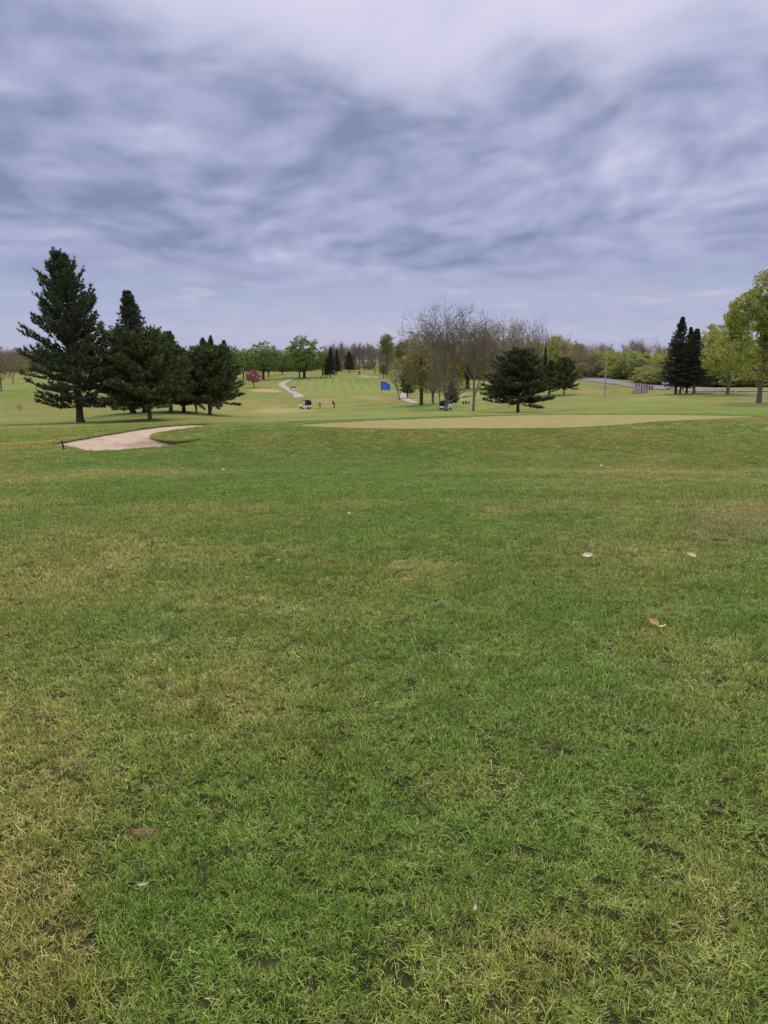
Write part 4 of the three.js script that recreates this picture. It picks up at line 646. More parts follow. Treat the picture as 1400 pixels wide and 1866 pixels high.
{ // the woods beyond the road and behind the course, which read as one mass
  const r = rng(515), M = new THREE.Matrix4(), Q = new THREE.Quaternion();
  const wood = { young: broad({ seed: 101, h: 12, trunk: 0.16, low: 0.015, fork: 0.05, lobes: [[0, 0.55, 0, 0.34, 0.42], [-0.12, 0.3, 0.1, 0.3, 0.28], [0.14, 0.32, -0.1, 0.3, 0.28], [0, 0.16, 0, 0.3, 0.15]], points: 150, per: 15, puff: 0.07, leaf: 0.55, cols: [...GREENS.young, ...GREENS.bright], twigs: 1, arch: 0.3 }), olive: broad({ seed: 102, h: 12, trunk: 0.18, low: 0.015, fork: 0.05, lobes: [[0, 0.55, 0, 0.34, 0.42], [-0.12, 0.3, 0.1, 0.3, 0.28], [0.14, 0.32, -0.1, 0.3, 0.28], [0, 0.16, 0, 0.3, 0.15]], points: 150, per: 12, puff: 0.07, leaf: 0.45, cols: [...GREENS.olive, ...GREENS.young], twigs: 3, twigLen: 0.06, arch: 0.3 }), deep: broad({ seed: 103, h: 14, trunk: 0.2, low: 0.015, fork: 0.06, lobes: [[0, 0.55, 0, 0.34, 0.42], [-0.12, 0.3, 0.1, 0.3, 0.28], [0.14, 0.32, -0.1, 0.3, 0.28], [0, 0.16, 0, 0.3, 0.15]], points: 120, per: 15, puff: 0.07, leaf: 0.6, cols: GREENS.deep, twigs: 1 }), haze: protos.haze.s, poplar: protos.poplar.s };
  const list = { young: [], olive: [], deep: [], haze: [], poplar: [] };
  const add = (k, px, d, H, w, hRef, sink = 0) => { const x = (px - 700) / F * d * 0.985, y = land(x, -d) - sink; Q.setFromAxisAngle(V3(0, 1, 0), r() * 6.28); list[k].push({ m: M.compose(V3(x, y, -d), Q, V3(w, H / hRef, w)).clone(), s: 0.8 + r() * 0.4 }); };
  const pick = (...a) => a[Math.floor(r() * a.length)];
  const ref = { young: 12, olive: 12, deep: 14, haze: 17, poplar: 22 };
  // beyond the road, from the far bend to the right edge: the front rank lower and brighter
  for (let k = 0; k < 210; k++) { const px = 1035 + r() * 430, row = r(), road = px < 1100 ? 315 : px < 1200 ? lerp(315, 245, (px - 1100) / 100) : lerp(245, 215, clamp((px - 1200) / 150)), d = road + 6 + row * row * 90; const kd = px > 1270 ? pick('deep', 'olive', 'young', 'deep') : px > 1085 ? pick('young', 'young', 'olive', 'young', 'deep') : pick('olive', 'haze', 'olive'); add(kd, px, d, (row < 0.25 ? 5 + r() * 4 : 8.5 + r() * 4.5) * (d / 300) ** 0.4, 0.75 + r() * 0.4, ref[kd]); }
  for (let k = 0; k < 60; k++) { const px = 1030 + r() * 420, kd = pick('haze', 'poplar', 'olive', 'haze'); add(kd, px, 430 + r() * 130, 17 + r() * 6, 0.8 + r() * 0.4, ref[kd], 1); }
  // behind the far rise, left edge to the road
  for (let k = 0; k < 300; k++) { const px = -60 + r() * 1120, d = 560 + r() * 160, kd = px < 330 ? pick('olive', 'haze', 'deep') : px < 600 ? pick('deep', 'deep', 'olive', 'haze') : px < 720 ? pick('haze', 'haze', 'poplar', 'haze') : pick('olive', 'haze', 'young'); add(kd, px, d, (px > 720 ? 20 : px > 620 ? 18 : 15) + r() * 6, 0.9 + r() * 0.5, ref[kd], 0.6); }
  // their shrubby edge
  for (let k = 0; k < 190; k++) { const px = -60 + r() * 1120, kd = px < 600 ? pick('deep', 'olive') : pick('olive', 'haze', 'olive', 'deep'); add(kd, px, 640 + r() * 130, 7 + r() * 5, 1 + r() * 0.5, ref[kd], 0.5); }
  // thicket behind the bare trees and the lone pine
  for (let k = 0; k < 100; k++) { const px = 745 + r() * 295, kd = pick('olive', 'haze', 'olive', 'young', 'olive'); add(kd, px, 370 + r() * 110, 12 + r() * 13, 0.7 + r() * 0.4, ref[kd]); }
  for (let k = 0; k < 46; k++) add('deep', 770 + r() * 240, 396 + r() * 20, 3 + r() * 3, 0.7 + r() * 0.4, 14);
  const TXT = { young: 'fresh yellow-green wood beyond the road', olive: 'olive budding wood beyond the course', deep: 'deep green wood behind the far rise', haze: 'hazy brown budding wood along the skyline', poplar: 'bare poplars along the skyline' };
  for (const k in list) for (const part of ['wood', 'thin', 'leaf']) {
    if (!wood[k][part] || !list[k].length) continue;
    const o = new THREE.InstancedMesh(wood[k][part], part === 'leaf' ? leafMat : BARK.twig, list[k].length); list[k].forEach((e, i) => { o.setMatrixAt(i, e.m); o.setColorAt(i, new THREE.Color().setRGB(e.s, e.s, e.s)); }); o.castShadow = o.receiveShadow = true;
    tag(top(o, part === 'leaf' ? 'woodland_foliage' : part === 'thin' ? 'woodland_twigs' : 'woodland_trunks'), (part === 'leaf' ? 'foliage of the ' : part === 'thin' ? 'twigs of the ' : 'trunks of the ') + TXT[k], 'woodland', 'woods behind the course', 'stuff');
  }
}
{ const seen = new Set(); let n = 0; scene.traverse(o => { if (o.geometry && !seen.has(o.geometry)) { seen.add(o.geometry); n += (o.geometry.index ? o.geometry.index.count : o.geometry.attributes.position.count) / 3; } }); console.log('triangles, unique', Math.round(n), 'tree copies counted', Math.round(treeTris)); }

// ---------------------------------------------------------------- things on the course
const box = (w, h, d, x = 0, y = 0, z = 0, rx = 0, ry = 0, rz = 0) => { const g = new THREE.BoxGeometry(w, h, d); if (rx || ry || rz) g.applyMatrix4(new THREE.Matrix4().makeRotationFromEuler(new THREE.Euler(rx, ry, rz))); return g.translate(x, y, z); };
const cyl = (r0, r1, h, x = 0, y = 0, z = 0, s = 14) => new THREE.CylinderGeometry(r1, r0, h, s).translate(x, y + h / 2, z);
const bar = (a, b, r, s = 8) => { const A = V3(...a), B = V3(...b), d = B.clone().sub(A), l = d.length(), g = new THREE.CylinderGeometry(r, r, l, s).translate(0, l / 2, 0); g.applyQuaternion(new THREE.Quaternion().setFromUnitVectors(V3(0, 1, 0), d.normalize())); return g.translate(A.x, A.y, A.z); };
const merge = a => mergeGeometries(a.map(g => { const q = g.index ? g.toNonIndexed() : g; for (const k of Object.keys(q.attributes)) if (!['position', 'normal', 'uv'].includes(k)) q.deleteAttribute(k); return q; }));
const bevel = (pts, depth, b, curve = 4) => { const s = new THREE.Shape(pts.map(p => new THREE.Vector2(...p))); return new THREE.ExtrudeGeometry(s, { depth: depth - 2 * b, bevelEnabled: true, bevelSize: b, bevelThickness: b, bevelSegments: 2, curveSegments: curve }).translate(0, 0, -(depth - 2 * b) / 2); };

const M = { white: std([0.86, 0.86, 0.86], 0.3), black: std([0.014, 0.014, 0.016], 0.5), seat: std([0.03, 0.03, 0.033], 0.6), grey: std([0.3, 0.3, 0.31], 0.35, { metalness: 0.6 }), rubber: std([0.012, 0.012, 0.012], 0.85), cream: std([0.7, 0.66, 0.56], 0.6), dark: std([0.05, 0.055, 0.08], 0.35), glass: new THREE.MeshPhysicalMaterial({ color: 0xffffff, roughness: 0.03, transmission: 1, thickness: 0, ior: 1.45 }), lens: std([0.6, 0.58, 0.5], 0.15) };
{ // the flagstick with its blue flag
  const p = spot(695.5, 774, 37), g = top(new THREE.Group(), 'flagstick'); g.position.copy(p); g.position.y += 0.02;
  const H = rise(p, 694, 695);
  mesh(cyl(0.02, 0.019, H - 0.55, 0, 0.55, 0, 12), std([0.72, 0.52, 0.03], 0.45), 'pole', g);
  mesh(cyl(0.012, 0.014, 0.57, 0, -0.02, 0, 10), std([0.55, 0.55, 0.52], 0.4), 'lower_pole', g);
  mesh(cyl(0.024, 0.024, 0.05, 0, 0.53, 0, 12), std([0.7, 0.7, 0.68], 0.4), 'ferrule', g); mesh(new THREE.SphereGeometry(0.018, 10, 8).translate(0, H, 0), std([0.7, 0.7, 0.68], 0.4), 'knob', g);
  // the cloth: drawn out by a light wind, its upper corner folded over and down
  const nx = 26, ny = 18, pos = [], idx = [], W = 0.42, T = 0.4;
  for (let side = 0; side < 2; side++) for (let j = 0; j <= ny; j++) for (let i = 0; i <= nx; i++) {
    const u = i / nx, v = j / ny, drop = 0.30 * T * sstep(0.35, 1, u) * v, x = 0.012 + W * u * (1 - 0.06 * v), y = H - 0.015 - T * (1 - v) - drop - 0.02 * u, z = 0.035 * Math.sin(u * 7 + v * 1.6) * u + 0.03 * Math.sin(v * 4 + u * 3) * u + (side ? 0.003 : 0);
    pos.push(x, y, z); if (i < nx && j < ny) { const a = side * (nx + 1) * (ny + 1) + j * (nx + 1) + i; side ? idx.push(a, a + 1, a + nx + 2, a, a + nx + 2, a + nx + 1) : idx.push(a, a + nx + 2, a + 1, a, a + nx + 1, a + nx + 2); }
  }
  const f = mesh(geoOf(pos, idx), std([0.055, 0.15, 0.7], 0.75), 'flag', g);
  mesh(cyl(0.023, 0.023, T, 0, H - T - 0.015, 0, 12), std([0.02, 0.06, 0.42], 0.8), 'sleeve', f);
  tag(g, 'yellow flagstick with a blue flag on the putting green', 'flagstick');
}
{ // leaning black stake and the yellow rope beside the bunker
  const p = spot(117, 818, 30.6), g = top(new THREE.Group(), 'stake'); g.position.copy(p); g.rotation.z = 0.2; g.rotation.x = -0.05;
  mesh(bevel([[-0.028, -0.08], [0.028, -0.08], [0.028, 0.36], [-0.028, 0.36]], 0.05, 0.006), std([0.012, 0.012, 0.013], 0.6), 'post', g);
  mesh(box(0.064, 0.02, 0.058, 0, 0.365, 0), std([0.02, 0.02, 0.02], 0.5), 'cap', g); mesh(new THREE.TorusGeometry(0.022, 0.005, 6, 12).rotateX(Math.PI / 2).translate(-0.035, 0.3, 0), M.black, 'rope_eye', g);
  tag(g, 'short black stake leaning at the left tip of the bunker', 'stake');
  const pts = [[-80, 816.5], [-20, 813], [0, 811.2], [25, 809.5], [55, 808], [85, 805.5], [101, 803.5]].map(([x, y]) => { const v = hit(x, y); v.y = land(v.x, v.z) + 0.05; return v; }), o = mesh(new THREE.TubeGeometry(new THREE.CatmullRomCurve3(pts), 80, 0.011, 6), std([0.75, 0.62, 0.1], 0.7));
  tag(top(o, 'rope'), 'thin yellow rope lying on the grass left of the bunker', 'rope');
}
// ---- golf carts: built along x, front towards -x
function golfCart(body, roofM) {
  const g = new THREE.Group();
  mesh(bevel([[-1.18, 0.34], [-1.2, 0.62], [-1.08, 0.8], [-0.72, 0.95], [-0.55, 0.9], [-0.5, 0.42], [0.1, 0.4], [0.16, 0.62], [0.98, 0.66], [1.14, 0.5], [1.1, 0.34], [0.98, 0.32], [0.9, 0.5], [0.62, 0.5], [0.52, 0.3], [-0.42, 0.27], [-0.55, 0.5], [-0.95, 0.5], [-1.05, 0.34]], 1.16, 0.05), body, 'body', g);
  mesh(merge([box(1.2, 0.05, 1.02, -0.1, 0.27, 0), box(0.1, 0.12, 1.0, -1.21, 0.36, 0), box(0.1, 0.12, 1.0, 1.13, 0.38, 0)]), M.black, 'floor', g);
  mesh(merge([bevel([[0.02, 0.66], [0.52, 0.62], [0.52, 0.74], [0.02, 0.78]], 1.06, 0.03)]), M.seat, 'seat', g);
  mesh(merge([bevel([[0.44, 0.8], [0.55, 0.8], [0.64, 1.16], [0.54, 1.18]], 1.04, 0.03)]), M.seat, 'backrest', g);
  mesh(merge([bevel([[-0.78, 1.74], [-0.7, 1.79], [0.86, 1.8], [0.95, 1.74], [0.93, 1.71], [-0.76, 1.71]], 1.18, 0.02)]), roofM, 'roof', g);
  for (const s of [-1, 1]) { mesh(bar([-0.82, 0.88, s * 0.5], [-0.66, 1.73, s * 0.52], 0.018), M.black, 'roof_post', g); mesh(bar([0.8, 0.62, s * 0.52], [0.78, 1.73, s * 0.52], 0.02), M.black, 'roof_post', g); mesh(new THREE.SphereGeometry(0.075, 12, 8).scale(0.5, 0.8, 1.2).translate(-1.2, 0.62, s * 0.4), M.lens, 'headlight', g); }
  mesh(box(0.008, 0.82, 1.0, -0.745, 1.3, 0, 0, 0, -0.19), M.glass, 'windshield', g);
  mesh(merge([box(0.62, 0.92, 0.012, 0.46, 1.24, 0.53), box(0.62, 0.92, 0.012, 0.46, 1.24, -0.53), box(0.012, 0.92, 1.06, 0.77, 1.24, 0)]), M.seat, 'rain_cover', g);
  mesh(merge([new THREE.TorusGeometry(0.17, 0.015, 6, 18).rotateY(Math.PI / 2).rotateZ(0.6).translate(-0.3, 1.0, 0.25), bar([-0.55, 0.72, 0.25], [-0.31, 0.99, 0.25], 0.02)]), M.black, 'steering_wheel', g);
  mesh(merge([box(0.36, 0.04, 0.95, 0.84, 0.72, 0), bar([0.98, 0.7, -0.45], [0.98, 1.2, -0.45], 0.014), bar([0.98, 0.7, 0.45], [0.98, 1.2, 0.45], 0.014), bar([0.98, 1.18, -0.45], [0.98, 1.18, 0.45], 0.014)]), M.black, 'bag_rack', g);
  for (const [x, z] of [[-0.76, 0.5], [-0.76, -0.5], [0.76, 0.5], [0.76, -0.5]]) {
    const w = new THREE.Group(); w.name = 'wheel'; w.position.set(x, 0.225, z); g.add(w);
    mesh(new THREE.TorusGeometry(0.16, 0.068, 10, 22).scale(1, 1, 1.35), M.rubber, 'tyre', w);
    mesh(new THREE.CylinderGeometry(0.115, 0.115, 0.13, 16).rotateX(Math.PI / 2), M.grey, 'rim', w);
  }
  return g;
}
function golfBag(x, y, z, parent, p, turn, label, col) {
  const g = top(new THREE.Group(), 'golf_bag'); const q = V3(x, y, z).applyAxisAngle(V3(0, 1, 0), turn).add(p); g.position.copy(q); g.rotation.set(0, turn, -0.16);
  mesh(merge([cyl(0.13, 0.12, 0.82, 0, 0, 0, 16), cyl(0.135, 0.135, 0.05, 0, 0.8, 0, 16)]), col, 'bag', g);
  mesh(bevel([[-0.06, 0.15], [0.06, 0.15], [0.05, 0.5], [-0.05, 0.5]], 0.22, 0.02).rotateY(Math.PI / 2).translate(0.12, 0, 0), col, 'pocket', g);
  const r = rng(Math.round(p.x * 10) + 900); for (let k = 0; k < 6; k++) { const a = k * 1.05, cx = Math.cos(a) * 0.07, cz = Math.sin(a) * 0.07; mesh(merge([bar([cx, 0.7, cz], [cx * 1.2, 1.02 + r() * 0.12, cz * 1.2], 0.006, 6), new THREE.SphereGeometry(0.035, 8, 6).scale(1.3, 0.7, 0.7).translate(cx * 1.2, 1.04 + r() * 0.1, cz * 1.2)]), M.grey, 'club', g); }
  tag(g, label, 'golf bag');
}
const parkCart = (px, py, d, turn, label, body, roofM) => { const g = golfCart(body, roofM), p = spot(px, py, d); top(g, 'golf_cart'); g.position.copy(p); g.rotation.y = turn; tag(g, label, 'golf cart'); return p; };
{
  let p = parkCart(557, 744.8, 157, -0.32, 'white golf cart parked near the two golfers', M.white, M.black);
  golfBag(0.98, 0.72, -0.25, null, p, -0.32, 'far dark golf bag on the cart near the golfers', M.black); golfBag(0.98, 0.72, 0.25, null, p, -0.32, 'near dark golf bag on the cart near the golfers', M.seat);
  p = parkCart(813, 745.3, 150, Math.PI + 0.38, 'white golf cart half hidden behind the bare tree trunk', M.white, M.black);
  golfBag(0.98, 0.72, 0.25, null, p, Math.PI + 0.38, 'dark golf bag on the cart behind the bare tree', M.black);
  parkCart(536, 713.8, 312, Math.PI / 2 + 0.1, 'dark roofed golf cart driving down the winding path', M.white, M.dark);
  parkCart(654, 682.6, 470, 0.9, 'tiny golf cart on the far rise above the flag', M.cream, M.black);
}
// ---- people: one surface round a posed skeleton
function surface(field, lo, hi, cell) {                          // surface nets
  const n = [0, 1, 2].map(k => Math.ceil((hi[k] - lo[k]) / cell) + 1), v = new Float32Array(n[0] * n[1] * n[2]), id = (i, j, k) => (k * n[1] + j) * n[0] + i, pos = [], idx = [], at_ = new Int32Array(v.length).fill(-1);
  for (let k = 0; k < n[2]; k++) for (let j = 0; j < n[1]; j++) for (let i = 0; i < n[0]; i++) v[id(i, j, k)] = field(lo[0] + i * cell, lo[1] + j * cell, lo[2] + k * cell);
  for (let k = 0; k < n[2] - 1; k++) for (let j = 0; j < n[1] - 1; j++) for (let i = 0; i < n[0] - 1; i++) {
    let c = 0, x = 0, y = 0, z = 0, m = 0; const q = []; for (let b = 0; b < 8; b++) { const f = v[id(i + (b & 1), j + (b >> 1 & 1), k + (b >> 2))]; q.push(f); if (f < 0) m |= 1 << b; } if (!m || m === 255) continue;
    for (let a = 0; a < 8; a++) for (let s = 1; s < 8; s <<= 1) { const b = a | s; if (b === a || (q[a] < 0) === (q[b] < 0)) continue; const t = q[a] / (q[a] - q[b]); x += (a & 1) + (s === 1 ? t : 0); y += (a >> 1 & 1) + (s === 2 ? t : 0); z += (a >> 2) + (s === 4 ? t : 0); c++; }
    at_[id(i, j, k)] = pos.length / 3; pos.push(lo[0] + (i + x / c) * cell, lo[1] + (j + y / c) * cell, lo[2] + (k + z / c) * cell);
  }
  const quad = (a, b, c, d, f) => { if (a < 0 || b < 0 || c < 0 || d < 0) return; f ? idx.push(a, b, c, a, c, d) : idx.push(a, c, b, a, d, c); };
  for (let k = 1; k < n[2] - 1; k++) for (let j = 1; j < n[1] - 1; j++) for (let i = 1; i < n[0] - 1; i++) {
    const f = v[id(i, j, k)] < 0;
    if (f !== v[id(i + 1, j, k)] < 0) quad(at_[id(i, j - 1, k - 1)], at_[id(i, j, k - 1)], at_[id(i, j, k)], at_[id(i, j - 1, k)], f);
    if (f !== v[id(i, j + 1, k)] < 0) quad(at_[id(i - 1, j, k - 1)], at_[id(i - 1, j, k)], at_[id(i, j, k)], at_[id(i, j, k - 1)], f);
    if (f !== v[id(i, j, k + 1)] < 0) quad(at_[id(i - 1, j - 1, k)], at_[id(i, j - 1, k)], at_[id(i, j, k)], at_[id(i - 1, j, k)], f);
  }
  return { pos, idx };
}
const SKIN = [0.45, 0.27, 0.19];
function person(J, look) {                                       // J: joints by name
  const bones = [], B = (a, b, ra, rb, c, soft = 0.03) => bones.push({ a: J[a] ?? a, b: J[b] ?? b, ra, rb, c, soft });
  const { shirt, pants, shoes, hair } = look, sleeve = look.longSleeve ? shirt : SKIN;
  B('hip', 'chest', 0.135, 0.15, shirt, 0.06); B('chest', 'neck', 0.15, 0.07, shirt, 0.05); B('neck', 'head', 0.055, 0.06, SKIN);
  for (const s of ['L', 'R']) { B('sh' + s, 'el' + s, 0.062, 0.046, shirt); B('chest', 'sh' + s, 0.12, 0.072, shirt, 0.05); B('el' + s, 'wr' + s, 0.046, 0.03, sleeve); B('hp' + s, 'kn' + s, 0.092, 0.06, pants); B('kn' + s, 'an' + s, 0.06, 0.042, pants); B('an' + s, 'toe' + s, 0.048, 0.04, shoes, 0.02); B('hip', 'hp' + s, 0.13, 0.1, pants, 0.05); }
  const cap = (b, x, y, z) => { const ax = b.a[0], ay = b.a[1], az = b.a[2], dx = b.b[0] - ax, dy = b.b[1] - ay, dz = b.b[2] - az, t = clamp(((x - ax) * dx + (y - ay) * dy + (z - az) * dz) / (dx * dx + dy * dy + dz * dz + 1e-9)); return Math.hypot(x - ax - dx * t, y - ay - dy * t, z - az - dz * t) - lerp(b.ra, b.rb, t); };
  const all = bs => (x, y, z) => { let d = 9; for (const b of bs) { const q = cap(b, x, y, z), k = b.soft, h = clamp(0.5 + 0.5 * (d - q) / k); d = d * (1 - h) + q * h - k * h * (1 - h); } return d; };
  const parts = [], build = (bs, f, lo, hi, cell) => { const s = surface(f, lo, hi, cell), col = []; for (let i = 0; i < s.pos.length; i += 3) { let bd = 9, c = bs[0].c; for (const b of bs) { const q = cap(b, s.pos[i], s.pos[i + 1], s.pos[i + 2]); if (q < bd) { bd = q; c = b.c; } } col.push(...c); } parts.push(geoOf(s.pos, s.idx, col)); };
  const box_ = (bs, m) => { const lo = [9, 9, 9], hi = [-9, -9, -9]; for (const b of bs) for (const p of [b.a, b.b]) for (let k = 0; k < 3; k++) { lo[k] = Math.min(lo[k], p[k] - m); hi[k] = Math.max(hi[k], p[k] + m); } return [lo, hi]; };
  build(bones, all(bones), ...box_(bones, 0.2), 0.02);
  { // head with brow, nose, chin, ears and hair or cap
    const c = J.head, f = look.face, u = [-f[2], 0, f[0]], P = (x, y, z) => [c[0] + u[0] * x + f[0] * z, c[1] + y + f[1] * z, c[2] + u[2] * x + f[2] * z], hb = [], H = (a, b, ra, rb, col, soft = 0.02) => hb.push({ a, b, ra, rb, c: col, soft });
    H(P(0, 0.1, -0.02), P(0, 0.08, 0.01), 0.092, 0.09, SKIN); H(P(0, 0.06, 0.03), P(0, -0.02, 0.05), 0.066, 0.045, SKIN); H(P(0, 0.075, 0.09), P(0, 0.045, 0.112), 0.012, 0.016, SKIN, 0.01); H(P(-0.02, 0.012, 0.088), P(0.02, 0.012, 0.088), 0.012, 0.012, [0.38, 0.17, 0.14], 0.008);
    for (const s of [-1, 1]) { H(P(s * 0.087, 0.075, -0.005), P(s * 0.09, 0.045, -0.005), 0.018, 0.013, SKIN, 0.008); H(P(s * 0.033, 0.078, 0.086), P(s * 0.036, 0.078, 0.086), 0.011, 0.011, [0.04, 0.03, 0.03], 0.004); }
    H(P(0, 0.125, -0.03), P(0, 0.115, 0.0), 0.09, 0.088, hair, 0.01); H(P(0, 0.07, -0.06), P(0, 0.02, -0.06), 0.065, 0.05, hair, 0.02); if (look.cap) H(P(0, 0.13, 0.06), P(0, 0.12, 0.15), 0.035, 0.02, hair, 0.02);
    H(J.neck, P(0, 0, 0), 0.056, 0.055, SKIN, 0.03);
    build(hb, all(hb), ...box_(hb, 0.13), 0.011);
  }
  for (const s of ['L', 'R']) { // hands: palm, four fingers that curl, a thumb from the side
    const w = J['wr' + s], e = J['el' + s], d = look['hand' + s] ?? norm3(sub3(w, e)), side = norm3(cross3(d, look.grip ?? [0, 0, 1])), n = norm3(cross3(side, d)), hb = [], Q = (a, b, c) => [w[0] + d[0] * a + side[0] * b + n[0] * c, w[1] + d[1] * a + side[1] * b + n[1] * c, w[2] + d[2] * a + side[2] * b + n[2] * c], H = (a, b, ra, rb) => hb.push({ a, b, ra, rb, c: SKIN, soft: 0.008 });
    H(Q(-0.01, 0, 0), Q(0.03, 0, 0), 0.028, 0.026); H(Q(0.03, -0.02, 0), Q(0.085, -0.026, 0), 0.018, 0.014); H(Q(0.03, 0.02, 0), Q(0.085, 0.026, 0), 0.018, 0.014); H(Q(0.03, 0, 0), Q(0.088, 0, 0), 0.02, 0.015);
    [[-0.032, 0.8], [-0.011, 1], [0.011, 1.06], [0.032, 0.92]].forEach(([b, l]) => { H(Q(0.085, b, 0), Q(0.085 + 0.032 * l, b * 1.05, 0.014), 0.0092, 0.0088); H(Q(0.085 + 0.032 * l, b * 1.05, 0.014), Q(0.085 + 0.042 * l, b * 1.05, 0.04), 0.0088, 0.0082); H(Q(0.085 + 0.042 * l, b * 1.05, 0.04), Q(0.085 + 0.03 * l, b * 1.02, 0.06), 0.0082, 0.0078); });
    H(Q(0.02, 0.026, 0.004), Q(0.052, 0.05, 0.022), 0.012, 0.0105); H(Q(0.052, 0.05, 0.022), Q(0.082, 0.048, 0.04), 0.0105, 0.009);
    build(hb, all(hb), ...box_(hb, 0.04), 0.0065);
  }
  return mergeGeometries(parts);
}
function sub3(a, b) { return [a[0] - b[0], a[1] - b[1], a[2] - b[2]]; } function cross3(a, b) { return [a[1] * b[2] - a[2] * b[1], a[2] * b[0] - a[0] * b[2], a[0] * b[1] - a[1] * b[0]]; } function norm3(a) { const l = Math.hypot(...a) || 1; return [a[0] / l, a[1] / l, a[2] / l]; }
const skinMat = std(0xffffff, 0.75, { vertexColors: true });
{
  const NAVY = [0.015, 0.016, 0.02], WHITE = [0.7, 0.7, 0.7], DARKH = [0.03, 0.025, 0.02];
  // standing, arms folded in front, facing the camera
  const stand = { hip: [0, 0.95, 0], chest: [0, 1.3, 0.01], neck: [0, 1.49, 0], head: [0, 1.55, 0.02], shL: [-0.18, 1.43, 0], shR: [0.18, 1.43, 0], elL: [-0.26, 1.16, 0.05], elR: [0.26, 1.16, 0.05], wrL: [0.03, 1.13, 0.19], wrR: [-0.03, 1.17, 0.17], hpL: [-0.1, 0.9, 0], hpR: [0.1, 0.9, 0], knL: [-0.12, 0.49, 0.03], knR: [0.13, 0.49, 0.02], anL: [-0.14, 0.08, 0], anR: [0.14, 0.08, -0.01], toeL: [-0.17, 0.04, 0.16], toeR: [0.18, 0.04, 0.15] };
  let p = spot(583, 743.6, 158), o = mesh(person(stand, { shirt: WHITE, pants: NAVY, shoes: [0.5, 0.5, 0.5], hair: DARKH, face: [0, 0, 1], cap: true, handL: [0.9, 0.1, -0.1], handR: [-0.9, 0.1, -0.1], grip: [0, 0, 1] }), skinMat);
  top(o, 'person'); o.position.copy(p); o.rotation.y = 0.2; tag(o, 'golfer in a white top and dark trousers watching', 'person');
  // bent over a putt, facing left, both hands on the club
  const putt = { hip: [0.1, 0.9, 0], chest: [-0.12, 1.2, 0], neck: [-0.28, 1.35, 0], head: [-0.36, 1.36, 0], shL: [-0.22, 1.28, -0.17], shR: [-0.22, 1.28, 0.17], elL: [-0.24, 1.0, -0.16], elR: [-0.24, 1.0, 0.16], wrL: [-0.34, 0.79, -0.035], wrR: [-0.355, 0.72, 0.035], hpL: [0.1, 0.86, -0.1], hpR: [0.1, 0.86, 0.1], knL: [0.02, 0.47, -0.15], knR: [0.02, 0.47, 0.15], anL: [0.08, 0.08, -0.17], anR: [0.08, 0.08, 0.17], toeL: [-0.1, 0.04, -0.18], toeR: [-0.1, 0.04, 0.18] };
  p = spot(609, 743.6, 158); o = mesh(person(putt, { shirt: NAVY, pants: NAVY, shoes: [0.05, 0.05, 0.05], hair: DARKH, face: [-0.85, -0.5, 0], cap: true, longSleeve: true, handL: [-0.3, -0.9, 0.3], handR: [-0.3, -0.9, -0.3], grip: [1, 0, 0] }), skinMat);
  top(o, 'person'); o.position.copy(p); o.rotation.y = -0.25; tag(o, 'golfer in black bent over a putt facing left', 'person');
  const c = new THREE.Group(); mesh(merge([bar([-0.36, 0.8, 0], [-0.62, 0.03, 0], 0.009, 8)]), M.grey, 'shaft', c); mesh(bar([-0.35, 0.85, 0], [-0.42, 0.62, 0], 0.014, 8), M.black, 'grip', c); mesh(bevel([[-0.02, 0], [0.02, 0], [0.02, 0.03], [-0.02, 0.03]], 0.12, 0.006).translate(-0.625, 0.005, -0.03), M.grey, 'head', c);
  top(c, 'putter'); c.position.copy(p); c.rotation.y = -0.25; tag(c, 'putter held by the golfer in black', 'golf club');
  const walk = { ...stand, elL: [-0.24, 1.15, -0.02], elR: [0.24, 1.15, -0.02], wrL: [-0.26, 0.9, 0.04], wrR: [0.26, 0.9, 0.04] };
  p = spot(530.5, 713.6, 313); o = mesh(person(walk, { shirt: NAVY, pants: NAVY, shoes: [0.04, 0.04, 0.04], hair: DARKH, face: [0, 0, 1], longSleeve: true, handL: [0, -1, 0.1], handR: [0, -1, 0.1] }), skinMat);
  top(o, 'person'); o.position.copy(p); tag(o, 'dark clothed person beside the far cart on the path', 'person');
}
